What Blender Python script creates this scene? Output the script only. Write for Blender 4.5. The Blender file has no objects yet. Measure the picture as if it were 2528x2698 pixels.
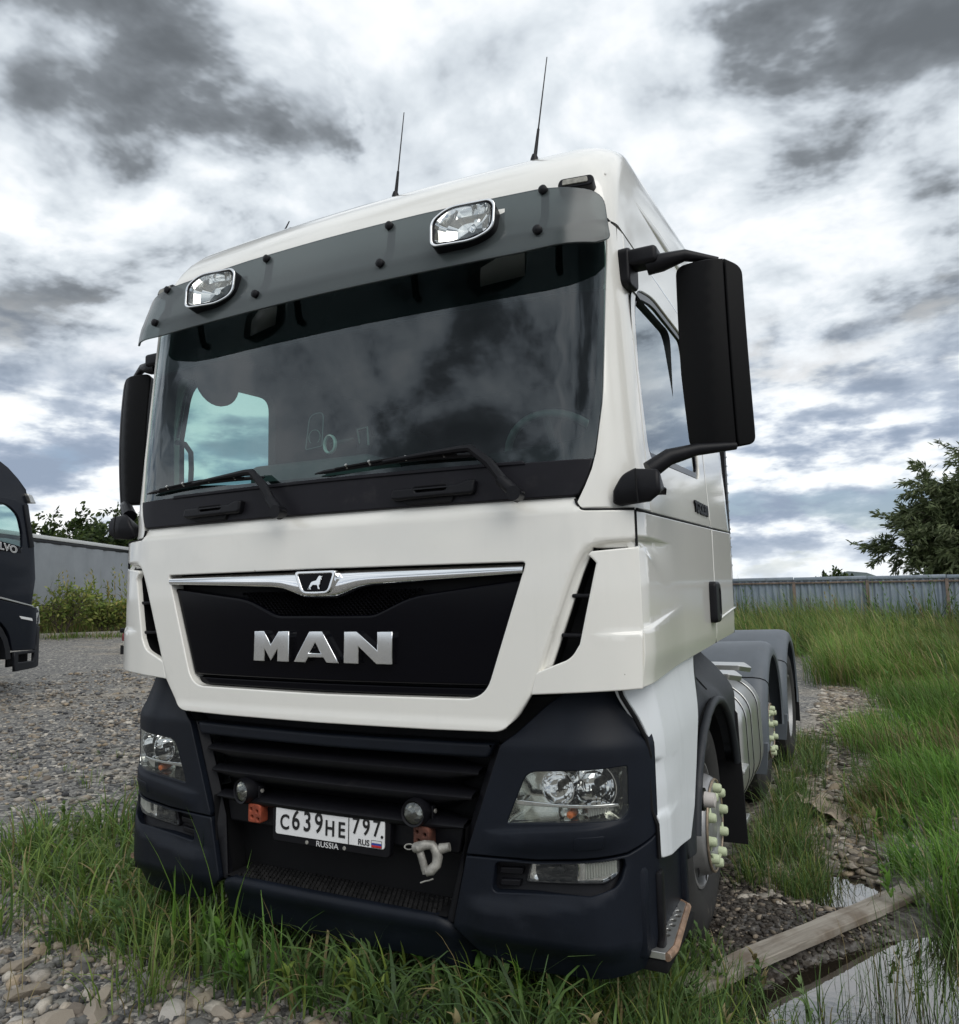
import bpy, bmesh, math, random
import numpy as np
from mathutils import Vector, Matrix, Euler
from mathutils.geometry import delaunay_2d_cdt

random.seed(7)
RNG = np.random.default_rng(11)
SC = bpy.context.scene
COL = SC.collection
R = math.radians

# ------------------------------------------------------------------ camera
cam_d = bpy.data.cameras.new('camera')
cam = bpy.data.objects.new('camera', cam_d)
COL.objects.link(cam)
cam_d.sensor_fit = 'HORIZONTAL'
cam_d.sensor_width = 36.0
cam_d.lens = 768.13 / 959 * 36.0
cam_d.clip_start = 0.05
cam_d.clip_end = 4000
_r = ((0.89564529, 0.44431509, -0.02009022), (-0.06384374, 0.08373068, -0.99444112), (-0.44016303, 0.89194914, 0.10335973))
_m = Matrix(((_r[0][0], -_r[1][0], -_r[2][0], 1.9151), (_r[0][1], -_r[1][1], -_r[2][1], -2.5031),
             (_r[0][2], -_r[1][2], -_r[2][2], 1.6323), (0, 0, 0, 1)))
cam.matrix_world = _m
SC.camera = cam

# ------------------------------------------------------------------ light and sky
SUN_AZ, SUN_EL = R(128), R(46)          # azimuth measured from +Y clockwise
EXPOSURE = 0.40
sun_d = bpy.data.lights.new('sun', 'SUN')
sun_d.energy = 1.1
sun_d.angle = R(45)
sun_d.color = (1.0, 0.965, 0.91)
sun = bpy.data.objects.new('sun', sun_d)
COL.objects.link(sun)
_sd = Vector((math.sin(SUN_AZ) * math.cos(SUN_EL), math.cos(SUN_AZ) * math.cos(SUN_EL), math.sin(SUN_EL)))
sun.rotation_euler = _sd.to_track_quat('Z', 'Y').to_euler()
sun.location = _sd * 50

SC.view_settings.view_transform = 'Standard'
SC.view_settings.look = 'None'
SC.view_settings.exposure = EXPOSURE
SC.view_settings.gamma = 1.0
SC.view_settings.use_curve_mapping = False
SC.cycles.max_bounces = 7
SC.cycles.transparent_max_bounces = 24
SC.cycles.transmission_bounces = 6
SC.cycles.caustics_reflective = False
SC.cycles.caustics_refractive = False


class NT:
    """small helper around a node tree"""
    def __init__(s, tree):
        s.t = tree; s.n = tree.nodes; s.l = tree.links
    def node(s, typ, **kw):
        n = s.n.new(typ)
        for k, v in kw.items():
            if k.startswith('i_'):
                key = k[2:]
                key = int(key) if key.isdigit() else key.replace('_', ' ')
                s.set(n.inputs[key], v)
            else:
                setattr(n, k, v)
        return n
    def set(s, sock, v):
        if isinstance(v, bpy.types.NodeSocket):
            s.l.new(v, sock)
        else:
            sock.default_value = v
    def math(s, op, a, b=0.0, c=None, clamp=False):
        n = s.n.new('ShaderNodeMath'); n.operation = op; n.use_clamp = clamp
        s.set(n.inputs[0], a); s.set(n.inputs[1], b)
        if c is not None: s.set(n.inputs[2], c)
        return n.outputs[0]
    def vmath(s, op, a, b=(0, 0, 0), out=0):
        n = s.n.new('ShaderNodeVectorMath'); n.operation = op
        s.set(n.inputs[0], a)
        if op == 'SCALE': s.set(n.inputs['Scale'], b)
        else: s.set(n.inputs[1], b)
        return n.outputs[out]
    def mix(s, f, a, b, mode='MIX'):
        n = s.n.new('ShaderNodeMix'); n.data_type = 'RGBA'; n.blend_type = mode
        s.set(n.inputs[0], f); s.set(n.inputs[6], a); s.set(n.inputs[7], b)
        return n.outputs[2]
    def noise(s, vec, scale, detail=4, rough=0.55, dist=0.0, out=0):
        n = s.n.new('ShaderNodeTexNoise')
        if vec is not None: s.l.new(vec, n.inputs['Vector'])
        n.inputs['Scale'].default_value = scale; n.inputs['Detail'].default_value = detail
        n.inputs['Roughness'].default_value = rough; n.inputs['Distortion'].default_value = dist
        return n.outputs[out]
    def voronoi(s, vec, scale, feature='F1', out=0, rand=1.0):
        n = s.n.new('ShaderNodeTexVoronoi'); n.feature = feature
        if vec is not None: s.l.new(vec, n.inputs['Vector'])
        n.inputs['Scale'].default_value = scale
        n.inputs['Randomness'].default_value = rand
        return n.outputs[out]
    def ss(s, x, a, b, lo=0.0, hi=1.0):
        n = s.n.new('ShaderNodeMapRange'); n.interpolation_type = 'SMOOTHSTEP'
        s.set(n.inputs[0], x); n.inputs[1].default_value = a; n.inputs[2].default_value = b
        n.inputs[3].default_value = lo; n.inputs[4].default_value = hi
        return n.outputs[0]
    def ramp(s, f, stops):
        n = s.n.new('ShaderNodeValToRGB'); e = n.color_ramp.elements
        while len(e) < len(stops): e.new(0.5)
        for i, (p, c) in enumerate(stops):
            e[i].position = p; e[i].color = (c[0], c[1], c[2], 1)
        s.set(n.inputs[0], f)
        return n.outputs[0]


def rgba(c):
    return (c[0], c[1], c[2], 1.0)


world = bpy.data.worlds.new('World'); SC.world = world; world.use_nodes = True
W = NT(world.node_tree); W.n.clear()
_dir = W.node('ShaderNodeTexCoord').outputs['Generated']
sky = W.node('ShaderNodeTexSky', sky_type='NISHITA', sun_disc=False)
sky.sun_elevation = SUN_EL; sky.sun_rotation = SUN_AZ
sky.air_density = 1.0; sky.dust_density = 1.0; sky.ozone_density = 1.5
SKYC = W.vmath('SCALE', sky.outputs[0], 0.085)
_sep = W.node('ShaderNodeSeparateXYZ'); W.l.new(_dir, _sep.inputs[0])
_z = _sep.outputs[2]
# cloud layer seen in perspective: direction divided by height
_den = W.math('ADD', W.math('MAXIMUM', _z, 0.0), 0.30)
_cmb = W.node('ShaderNodeCombineXYZ')
W.l.new(W.math('DIVIDE', _sep.outputs[0], _den), _cmb.inputs[0])
W.l.new(W.math('DIVIDE', _sep.outputs[1], _den), _cmb.inputs[1])
P0 = W.vmath('ADD', _cmb.outputs[0], (7.3, 2.9, 0.4))
warp = W.noise(P0, 2.2, 1, 0.5, 0, 1)
P1 = W.vmath('ADD', P0, W.vmath('SCALE', W.vmath('SUBTRACT', warp, (0.5, 0.5, 0.5)), 0.16))
n_big = W.noise(P1, 1.5, 2, 0.5)
n_mid = W.noise(P1, 2.5, 6, 0.56)
n_fin = W.noise(P1, 11.0, 4, 0.6)
n_sh = W.noise(W.vmath('ADD', P1, (-0.045, 0.07, 0.0)), 2.5, 5, 0.56)
relief = W.math('SUBTRACT', n_mid, n_sh)
dens = W.math('ADD', W.math('MULTIPLY_ADD', n_big, 0.26, 0.195), W.math('ADD', W.math('MULTIPLY', n_mid, 0.26), W.math('MULTIPLY', n_fin, 0.10)))
ragged = W.math('ADD', W.math('MULTIPLY', W.math('SUBTRACT', n_mid, 0.5), 0.36), W.math('MULTIPLY', W.math('SUBTRACT', n_fin, 0.5), 0.14))
# heavy clouds: where the photograph has them, and others of the same kind all round the sky
_heavy = 0.0
for d, r, soft, amt in (
        ((-0.70, 0.45, 0.56), 0.16, 0.12, 1.0), ((-0.72, 0.50, 0.48), 0.06, 0.09, 0.5), ((0.09, 0.85, 0.52), 0.14, 0.12, 1.0), ((0.0, 0.88, 0.48), 0.06, 0.08, 0.7),
        ((0.13, 0.90, 0.41), 0.05, 0.08, 0.5), ((-0.534, 0.652, 0.539), 0.02, 0.03, 0.25), ((-0.81, 0.505, 0.32), 0.09, 0.08, 0.6), ((-0.80, 0.56, 0.26), 0.06, 0.06, 0.4),
        ((0.03, 0.965, 0.27), 0.07, 0.07, 0.5), ((-0.35, 0.73, 0.59), 0.07, 0.10, 0.12),
        ((0.85, 0.45, 0.30), 0.16, 0.12, 0.9), ((0.9, -0.2, 0.5), 0.17, 0.12, 0.9), ((0.55, -0.75, 0.35), 0.16, 0.12, 0.95),
        ((0.1, -0.75, 0.65), 0.18, 0.12, 0.95), ((-0.35, -0.85, 0.40), 0.17, 0.12, 0.95), ((-0.9, -0.3, 0.4), 0.17, 0.12, 0.9),
        ((-0.35, 0.1, 0.93), 0.16, 0.12, 0.8), ((0.4, -0.2, 0.9), 0.15, 0.12, 0.8)):
    d = Vector(d).normalized()
    dist = W.math('ADD', W.vmath('DISTANCE', _dir, tuple(d), out=1), ragged)
    _heavy = W.math('MAXIMUM', _heavy, W.ss(dist, r + soft, max(r - soft, 0.0), 0, amt))
# brightness of the cloud deck: thick parts grey, thin edges white
tone = W.math('ADD', W.math('ADD', dens, W.math('MULTIPLY', relief, 0.70)), W.math('MULTIPLY', _heavy, W.math('SUBTRACT', W.math('MULTIPLY', W.math('SUBTRACT', n_mid, 0.5), 0.50), 0.235)))
cloud = W.ramp(W.ss(tone, 0.15, 0.635), ((0.0, (0.11, 0.123, 0.137)), (0.25, (0.18, 0.20, 0.222)), (0.46, (0.36, 0.398, 0.44)), (0.62, (0.50, 0.545, 0.59)), (0.82, (0.61, 0.655, 0.695)), (1.0, (0.78, 0.80, 0.825))))
# low clouds near the horizon: layered, bluish, with white heads
_cmb2 = W.node('ShaderNodeCombineXYZ')
W.l.new(W.math('MULTIPLY', _sep.outputs[0], 3.2), _cmb2.inputs[0]); W.l.new(W.math('MULTIPLY', _sep.outputs[1], 3.2), _cmb2.inputs[1])
W.l.new(W.math('MULTIPLY', _z, 9.0), _cmb2.inputs[2])
low = W.noise(_cmb2.outputs[0], 1.9, 6, 0.55)
low2 = W.noise(W.vmath('ADD', _cmb2.outputs[0], (0.06, 0.02, -0.16)), 1.9, 5, 0.55)
lowt = W.math('ADD', low, W.math('MULTIPLY', W.math('SUBTRACT', low, low2), 0.85))
lowc = W.ramp(W.ss(lowt, 0.31, 0.68), ((0.0, (0.24, 0.295, 0.385)), (0.30, (0.33, 0.385, 0.475)), (0.58, (0.50, 0.55, 0.62)), (0.78, (0.68, 0.72, 0.76)), (1.0, (0.84, 0.85, 0.86))))
lowf = W.ss(W.math('ADD', _z, W.math('MULTIPLY', ragged, 0.35)), 0.36, 0.16)
skyc = W.mix(lowf, cloud, lowc)
gap = W.math('MULTIPLY', W.ss(n_mid, 0.53, 0.62), W.ss(_z, 0.30, 0.04))
skyc = W.mix(W.math('MULTIPLY', gap, 0.5), skyc, SKYC)
# bright haze right at the horizon
skyc = W.mix(W.ss(_z, 0.07, 0.0, 0, 0.6), skyc, (0.66, 0.71, 0.75, 1))
bg = W.node('ShaderNodeBackground'); W.l.new(skyc, bg.inputs[0]); bg.inputs[1].default_value = 1.0
W.l.new(bg.outputs[0], W.node('ShaderNodeOutputWorld').inputs[0])
world.cycles.sampling_method = 'MANUAL'; world.cycles.sample_map_resolution = 512

# ------------------------------------------------------------------ materials
MATS = {}
def new_mat(name):
    m = bpy.data.materials.new(name); m.use_nodes = True
    t = NT(m.node_tree)
    b = t.n['Principled BSDF']
    MATS[name] = m
    return m, t, b
def pmat(name, col, rough=0.5, metal=0.0, coat=0.0, spec=0.5, var=0.0, vscale=6.0, bump=0.0, bscale=200.0, rvar=0.0, streak=0.0, dirt=None, specks=0.0):
    m, t, b = new_mat(name)
    b.inputs['Roughness'].default_value = rough; b.inputs['Metallic'].default_value = metal
    b.inputs['Coat Weight'].default_value = coat; b.inputs['Coat Roughness'].default_value = 0.06
    b.inputs['Specular IOR Level'].default_value = spec
    c = rgba(col)
    tc = t.node('ShaderNodeTexCoord').outputs['Object']
    if var or rvar or dirt:
        n = t.noise(tc, vscale, 6, 0.62)
        if var:
            c = t.mix(t.ss(n, 0.3, 0.7), rgba([x * (1 - var) for x in col]), rgba([min(1, x * (1 + var)) for x in col]))
        if streak:
            mp = t.node('ShaderNodeMapping'); t.l.new(tc, mp.inputs[0]); mp.inputs['Scale'].default_value = (26, 26, 1.6)
            sn = t.noise(mp.outputs[0], 1.0, 4, 0.6)
            c = t.mix(t.math('MULTIPLY', t.ss(sn, 0.52, 0.75), streak), c, rgba([x * 0.72 for x in col]))
        if dirt:
            n2 = t.noise(tc, vscale * 2.3, 8, 0.7)
            c = t.mix(t.ss(n2, 0.55, 0.8, 0, dirt[1]), c, rgba(dirt[0]))
        if specks:   # stone chips and insect marks
            vn = t.node('ShaderNodeTexVoronoi'); t.l.new(tc, vn.inputs['Vector']); vn.inputs['Scale'].default_value = 9.0
            sc_ = t.node('ShaderNodeSeparateColor'); t.l.new(vn.outputs['Color'], sc_.inputs[0])
            rad = t.math('MULTIPLY', t.math('POWER', sc_.outputs[0], 3.0), 0.055)
            c = t.mix(t.math('MULTIPLY', t.math('LESS_THAN', vn.outputs['Distance'], rad), specks), c, (0.20, 0.17, 0.12, 1))
        if rvar:
            t.l.new(t.math('ADD', rough - rvar / 2, t.math('MULTIPLY', n, rvar)), b.inputs['Roughness'])
    if isinstance(c, tuple): b.inputs['Base Color'].default_value = c
    else: t.l.new(c, b.inputs['Base Color'])
    if bump:
        bn = t.node('ShaderNodeBump'); bn.inputs['Strength'].default_value = bump; bn.inputs['Distance'].default_value = 0.002
        t.l.new(t.noise(tc, bscale, 3, 0.6), bn.inputs['Height']); t.l.new(bn.outputs[0], b.inputs['Normal'])
    return m
def glass_mat(name, tint, ior=1.5, gl=0.0, amt=1.0, rough=0.0, dirt=0.0):
    m, t, b = new_mat(name); t.n.remove(b)
    out = t.n['Material Output']
    tr = t.node('ShaderNodeBsdfTransparent'); tr.inputs[0].default_value = rgba(tint)
    g = t.node('ShaderNodeBsdfGlossy'); g.inputs['Roughness'].default_value = rough; g.inputs[0].default_value = (0.90, 0.96, 1.0, 1)
    lw = t.node('ShaderNodeLayerWeight'); lw.inputs[0].default_value = 0.5
    r0 = ((ior - 1) / (ior + 1)) ** 2
    fres = t.math('ADD', r0, t.math('MULTIPLY', 1 - r0, t.math('POWER', lw.outputs['Facing'], 5.0)))
    mx = t.node('ShaderNodeMixShader')
    fac = t.math('ADD', t.math('MULTIPLY', fres, amt), gl, clamp=True)
    t.l.new(fac, mx.inputs[0]); t.l.new(tr.outputs[0], mx.inputs[1]); t.l.new(g.outputs[0], mx.inputs[2])
    last = mx.outputs[0]
    if dirt:
        tc = t.node('ShaderNodeTexCoord').outputs['Object']
        d = t.node('ShaderNodeBsdfDiffuse'); d.inputs[0].default_value = (0.45, 0.46, 0.44, 1)
        m2 = t.node('ShaderNodeMixShader')
        t.l.new(t.ss(t.noise(tc, 7, 8, 0.7), 0.3, 0.9, dirt * 0.3, dirt), m2.inputs[0]); t.l.new(last, m2.inputs[1]); t.l.new(d.outputs[0], m2.inputs[2]); last = m2.outputs[0]
    t.l.new(last, out.inputs[0])
    return m
WHITE = pmat('white_paint', (0.86, 0.845, 0.79), 0.28, coat=1.0, var=0.012, vscale=2.5, streak=0.06, dirt=((0.55, 0.53, 0.46), 0.12), specks=0.55)
WHITE2 = pmat('white_side_panel', (0.74, 0.77, 0.79), 0.38, var=0.03, vscale=2.0, streak=0.25, dirt=((0.5, 0.5, 0.47), 0.25))
GREY = pmat('bumper_plastic', (0.0055, 0.0078, 0.0135), 0.47, spec=0.24, var=0.2, vscale=3, bump=0.3, bscale=420, rvar=0.2, dirt=((0.026, 0.030, 0.040), 0.35))
GREY2 = pmat('mudguard_plastic', (0.026, 0.029, 0.034), 0.5, spec=0.3, var=0.12, vscale=3, bump=0.25, bscale=420, dirt=((0.15, 0.14, 0.13), 0.35))
FENDER = pmat('fender_plastic', (0.105, 0.12, 0.138), 0.5, var=0.1, vscale=4, dirt=((0.2, 0.19, 0.17), 0.3))
BLACK = pmat('black_plastic', (0.006, 0.006, 0.008), 0.42, spec=0.22, bump=0.2, bscale=500, var=0.1, dirt=((0.055, 0.05, 0.048), 0.25))
COWL = pmat('cowl_plastic', (0.010, 0.0095, 0.013), 0.5, spec=0.2, var=0.15, vscale=4, dirt=((0.06, 0.057, 0.055), 0.3))
MIRROR_SHELL = pmat('mirror_plastic', (0.0035, 0.0035, 0.004), 0.5, spec=0.13, bump=0.3, bscale=600)
GLOSS = pmat('black_gloss', (0.002, 0.002, 0.004), 0.12, spec=0.14, rvar=0.06)
DEEP = pmat('deep_black', (0.008, 0.008, 0.009), 0.7, spec=0.2)
CHROME = pmat('chrome', (0.86, 0.87, 0.88), 0.07, metal=1.0, rvar=0.08, vscale=9)
REFL = pmat('lamp_reflector', (0.9, 0.9, 0.9), 0.06, metal=1.0)
REFLD = pmat('dim_reflector', (0.38, 0.38, 0.36), 0.15, metal=1.0)
RUBBER = pmat('tyre_rubber', (0.034, 0.033, 0.032), 0.78, spec=0.25, var=0.2, vscale=5, bump=0.3, bscale=180, dirt=((0.19, 0.17, 0.145), 0.75))
FLAP = pmat('rubber_flap', (0.010, 0.010, 0.011), 0.65, spec=0.25)
STEEL = pmat('wheel_steel', (0.33, 0.33, 0.33), 0.45, metal=0.6, var=0.2, dirt=((0.18, 0.14, 0.11), 0.6))
NUT = pmat('nut_indicator', (0.52, 0.58, 0.38), 0.55, var=0.12, vscale=20)
ALU = pmat('aluminium', (0.60, 0.60, 0.58), 0.34, metal=0.85, rvar=0.2, vscale=5, dirt=((0.35, 0.33, 0.28), 0.5))
ZINC = pmat('galvanised', (0.34, 0.33, 0.30), 0.55, metal=0.4, var=0.35, vscale=22, dirt=((0.16, 0.11, 0.07), 0.9), bump=0.4, bscale=120)
ORANGE = pmat('rusty_orange', (0.25, 0.05, 0.022), 0.7, var=0.35, vscale=22, dirt=((0.03, 0.015, 0.012), 1.0), bump=0.3)
PLATEW = pmat('plate_white', (0.80, 0.80, 0.80), 0.4, dirt=((0.4, 0.38, 0.35), 0.2), var=0.02)
INK = pmat('ink_black', (0.008, 0.008, 0.008), 0.5)
PRINT = pmat('print_white', (0.72, 0.72, 0.72), 0.5)
BLUE = pmat('flag_blue', (0.02, 0.05, 0.30), 0.5)
RED = pmat('flag_red', (0.50, 0.02, 0.02), 0.5)
AMBER = pmat('amber_bulb', (0.65, 0.16, 0.03), 0.25)
TAILRED = pmat('tail_lamp_red', (0.16, 0.008, 0.012), 0.15, coat=0.6)
INTER = pmat('cabin_trim', (0.016, 0.019, 0.020), 0.7, var=0.15)
DASH = pmat('dashboard_trim', (0.07, 0.08, 0.08), 0.6, var=0.1)
SEAT = pmat('seat_fabric', (0.03, 0.033, 0.036), 0.9)
WHEELGREY = pmat('steering_rim', (0.16, 0.17, 0.16), 0.5)
GLASS = glass_mat('windscreen_glass', (0.52, 0.72, 0.68), 1.5, amt=2.1, gl=0.0, dirt=0.004)
SIDEGLASS = glass_mat('side_glass', (0.66, 0.80, 0.78), 1.52, amt=1.5, gl=0.0)
LENS = glass_mat('lamp_lens', (0.94, 0.95, 0.93), 1.5, amt=1.6, gl=0.03, dirt=0.03)
BAND = pmat('tinted_band', (0.003, 0.005, 0.0055), 0.25, spec=0.1)
# smoked visor: a translucent tinted sheet
_m, _t, _b = new_mat('smoked_visor')
_b.inputs['Base Color'].default_value = (0.072, 0.085, 0.088, 1); _b.inputs['Roughness'].default_value = 0.22
_tr = _t.node('ShaderNodeBsdfTransparent'); _tr.inputs[0].default_value = (0.26, 0.32, 0.32, 1)
_mx = _t.node('ShaderNodeMixShader'); _mx.inputs[0].default_value = 0.20
_t.l.new(_b.outputs[0], _mx.inputs[1]); _t.l.new(_tr.outputs[0], _mx.inputs[2]); _t.l.new(_mx.outputs[0], _t.n['Material Output'].inputs[0])
VISOR = _m

# ------------------------------------------------------------------ geometry helpers
def link(o, parent=None):
    COL.objects.link(o)
    if parent is not None: o.parent = parent
    return o
def mesh(name, verts, faces, mat, parent=None, smooth=True, sharp=38, loc=None, rot=None):
    me = bpy.data.meshes.new(name)
    me.from_pydata([tuple(v) for v in verts], [], faces)
    me.update()
    if smooth and len(me.polygons):
        me.polygons.foreach_set('use_smooth', [True] * len(me.polygons))
        if sharp: me.set_sharp_from_angle(angle=R(sharp))
    if mat is not None: me.materials.append(mat)
    o = bpy.data.objects.new(name, me)
    if loc is not None: o.location = loc
    if rot is not None: o.rotation_euler = rot
    return link(o, parent)
def bm_obj(name, bm, mat, parent=None, smooth=True, sharp=38, loc=None, rot=None):
    me = bpy.data.meshes.new(name)
    bmesh.ops.recalc_face_normals(bm, faces=bm.faces)
    bm.to_mesh(me); bm.free()
    if smooth:
        me.polygons.foreach_set('use_smooth', [True] * len(me.polygons))
        me.set_sharp_from_angle(angle=R(sharp))
    if mat is not None: me.materials.append(mat)
    o = bpy.data.objects.new(name, me)
    if loc is not None: o.location = loc
    if rot is not None: o.rotation_euler = rot
    return link(o, parent)
def empty(name, loc=(0, 0, 0), rz=0.0, parent=None, rot=None):
    o = bpy.data.objects.new(name, None); o.empty_display_size = 0.2
    o.location = loc; o.rotation_euler = rot or (0, 0, rz)
    return link(o, parent)
def tag(o, label=None, cat=None, group=None, kind=None):
    if label: o['label'] = label
    if cat: o['category'] = cat
    if group: o['group'] = group
    if kind: o['kind'] = kind
    return o
def bm_box(bm, c, s, bev=0.0, seg=2, rot=None):
    r = bmesh.ops.create_cube(bm, size=1.0)
    vs = r['verts']
    bmesh.ops.scale(bm, vec=s, verts=vs)
    if bev:
        es = list({e for v in vs for e in v.link_edges})
        g = bmesh.ops.bevel(bm, geom=es, offset=bev, segments=seg, affect='EDGES', profile=0.5)
        vs = list({v for f in g['faces'] for v in f.verts} | {v for v in vs if v.is_valid})
    if rot is not None: bmesh.ops.rotate(bm, verts=vs, cent=(0, 0, 0), matrix=Euler(rot).to_matrix())
    bmesh.ops.translate(bm, vec=c, verts=vs)
def box(name, c, s, mat, parent=None, bev=0.004, seg=2, rot=None):
    bm = bmesh.new(); bm_box(bm, (0, 0, 0), s, min(bev, min(s) * 0.49), seg)
    return bm_obj(name, bm, mat, parent, loc=c, rot=rot)
def frame_of(t):
    t = t.normalized(); a = Vector((0, 0, 1)) if abs(t.z) < 0.9 else Vector((1, 0, 0))
    u = t.cross(a).normalized(); return u, t.cross(u).normalized()
def tube_geo(path, rad, n=8, cap=True, V=None, F=None, flat=None):
    V = [] if V is None else V; F = [] if F is None else F
    path = [Vector(p) for p in path]; b = len(V); m = len(path)
    u0 = None
    for i, p in enumerate(path):
        t = (path[min(i + 1, m - 1)] - path[max(i - 1, 0)])
        u, v = frame_of(t)
        if u0 is not None:
            u = (u0 - t.normalized() * u0.dot(t.normalized()))
            u = u.normalized() if u.length > 1e-6 else frame_of(t)[0]
            v = t.normalized().cross(u)
        u0 = u
        r = rad[i] if isinstance(rad, (list, tuple)) else rad
        for k in range(n):
            a = 2 * math.pi * k / n
            V.append(p + u * (r * math.cos(a)) + v * (r * (flat or 1) * math.sin(a)))
    for i in range(m - 1):
        for k in range(n):
            k2 = (k + 1) % n
            F.append((b + i * n + k, b + i * n + k2, b + (i + 1) * n + k2, b + (i + 1) * n + k))
    if cap:
        F.append(tuple(b + k for k in reversed(range(n)))); F.append(tuple(b + (m - 1) * n + k for k in range(n)))
    return V, F
def tube(name, path, rad, mat, parent=None, n=10, flat=None, **kw):
    V, F = tube_geo(path, rad, n, flat=flat)
    return mesh(name, V, F, mat, parent, **kw)
def lathe(name, prof, mat, parent=None, n=40, axis='x', loc=(0, 0, 0), rot=None, cap=False, sharp=38):
    """prof: list of (along axis, radius)"""
    V = []; F = []
    for a, r in prof:
        for k in range(n):
            t = 2 * math.pi * k / n; c, s = r * math.cos(t), r * math.sin(t)
            V.append({'x': (a, c, s), 'y': (-s if False else c, a, s), 'z': (c, s, a)}[axis])
    for i in range(len(prof) - 1):
        for k in range(n):
            k2 = (k + 1) % n
            F.append((i * n + k, i * n + k2, (i + 1) * n + k2, (i + 1) * n + k))
    if cap:
        F.append(tuple(range(n))); F.append(tuple((len(prof) - 1) * n + k for k in range(n)))
    bm = bmesh.new(); vs = [bm.verts.new(v) for v in V]
    for f in F:
        try: bm.faces.new([vs[i] for i in f])
        except ValueError: pass
    return bm_obj(name, bm, mat, parent, loc=loc, rot=rot, sharp=sharp)
def rp(pts, seg=6):
    """polygon with rounded corners; pts (x, y[, r])"""
    out = []; n = len(pts)
    for i, p in enumerate(pts):
        r = p[2] if len(p) > 2 else 0
        a = Vector(p[:2])
        if r <= 0: out.append(tuple(a)); continue
        d1 = Vector(pts[i - 1][:2]) - a; d2 = Vector(pts[(i + 1) % n][:2]) - a
        l = min(r, d1.length * 0.49, d2.length * 0.49)
        p1 = a + d1.normalized() * l; p2 = a + d2.normalized() * l
        for k in range(seg + 1):
            t = k / seg
            out.append(tuple(p1 * (1 - t) ** 2 + a * 2 * t * (1 - t) + p2 * t * t))
    return out
def mir(pts):
    return [(-p[0],) + tuple(p[1:]) for p in reversed(pts)]
def sym(pts):
    """right half from top centre to bottom centre -> closed symmetric outline"""
    return list(pts) + mir(pts)
def _area(p):
    return 0.5 * sum(p[i - 1][0] * p[i][1] - p[i][0] * p[i - 1][1] for i in range(len(p)))
def _subdiv(p, g):
    o = []
    for i in range(len(p)):
        a = Vector(p[i]); b = Vector(p[(i + 1) % len(p)]); L = (b - a).length
        if L < 1e-6: continue
        k = max(1, int(math.ceil(L / g)))
        for j in range(k): o.append(tuple(a.lerp(b, j / k)))
    return o
def _offset(p, d):
    n = len(p); o = []
    for i in range(n):
        a, b, c = Vector(p[i - 1]), Vector(p[i]), Vector(p[(i + 1) % n])
        e1 = (b - a).normalized(); e2 = (c - b).normalized()
        n1 = Vector((-e1.y, e1.x)); n2 = Vector((-e2.y, e2.x))
        m = n1 + n2
        if m.length < 1e-6: m = n1
        m.normalize(); k = 1.0 / max(0.45, m.dot(n1))
        o.append(tuple(b + m * (d * k)))
    return o
def _inside(pts, poly):
    x, y = pts[:, 0], pts[:, 1]; r = np.zeros(len(pts), bool); n = len(poly)
    for i in range(n):
        x1, y1 = poly[i - 1]; x2, y2 = poly[i]
        c = (y1 > y) != (y2 > y)
        if y1 != y2: r ^= c & (x < (x2 - x1) * (y - y1) / (y2 - y1) + x1)
    return r
def _dist(pts, poly):
    d = np.full(len(pts), 1e9); n = len(poly)
    for i in range(n):
        a = np.array(poly[i - 1]); b = np.array(poly[i]); ab = b - a
        t = np.clip(((pts - a) @ ab) / max(ab @ ab, 1e-12), 0, 1)
        d = np.minimum(d, np.hypot(*(pts - a - t[:, None] * ab).T))
    return d
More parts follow.
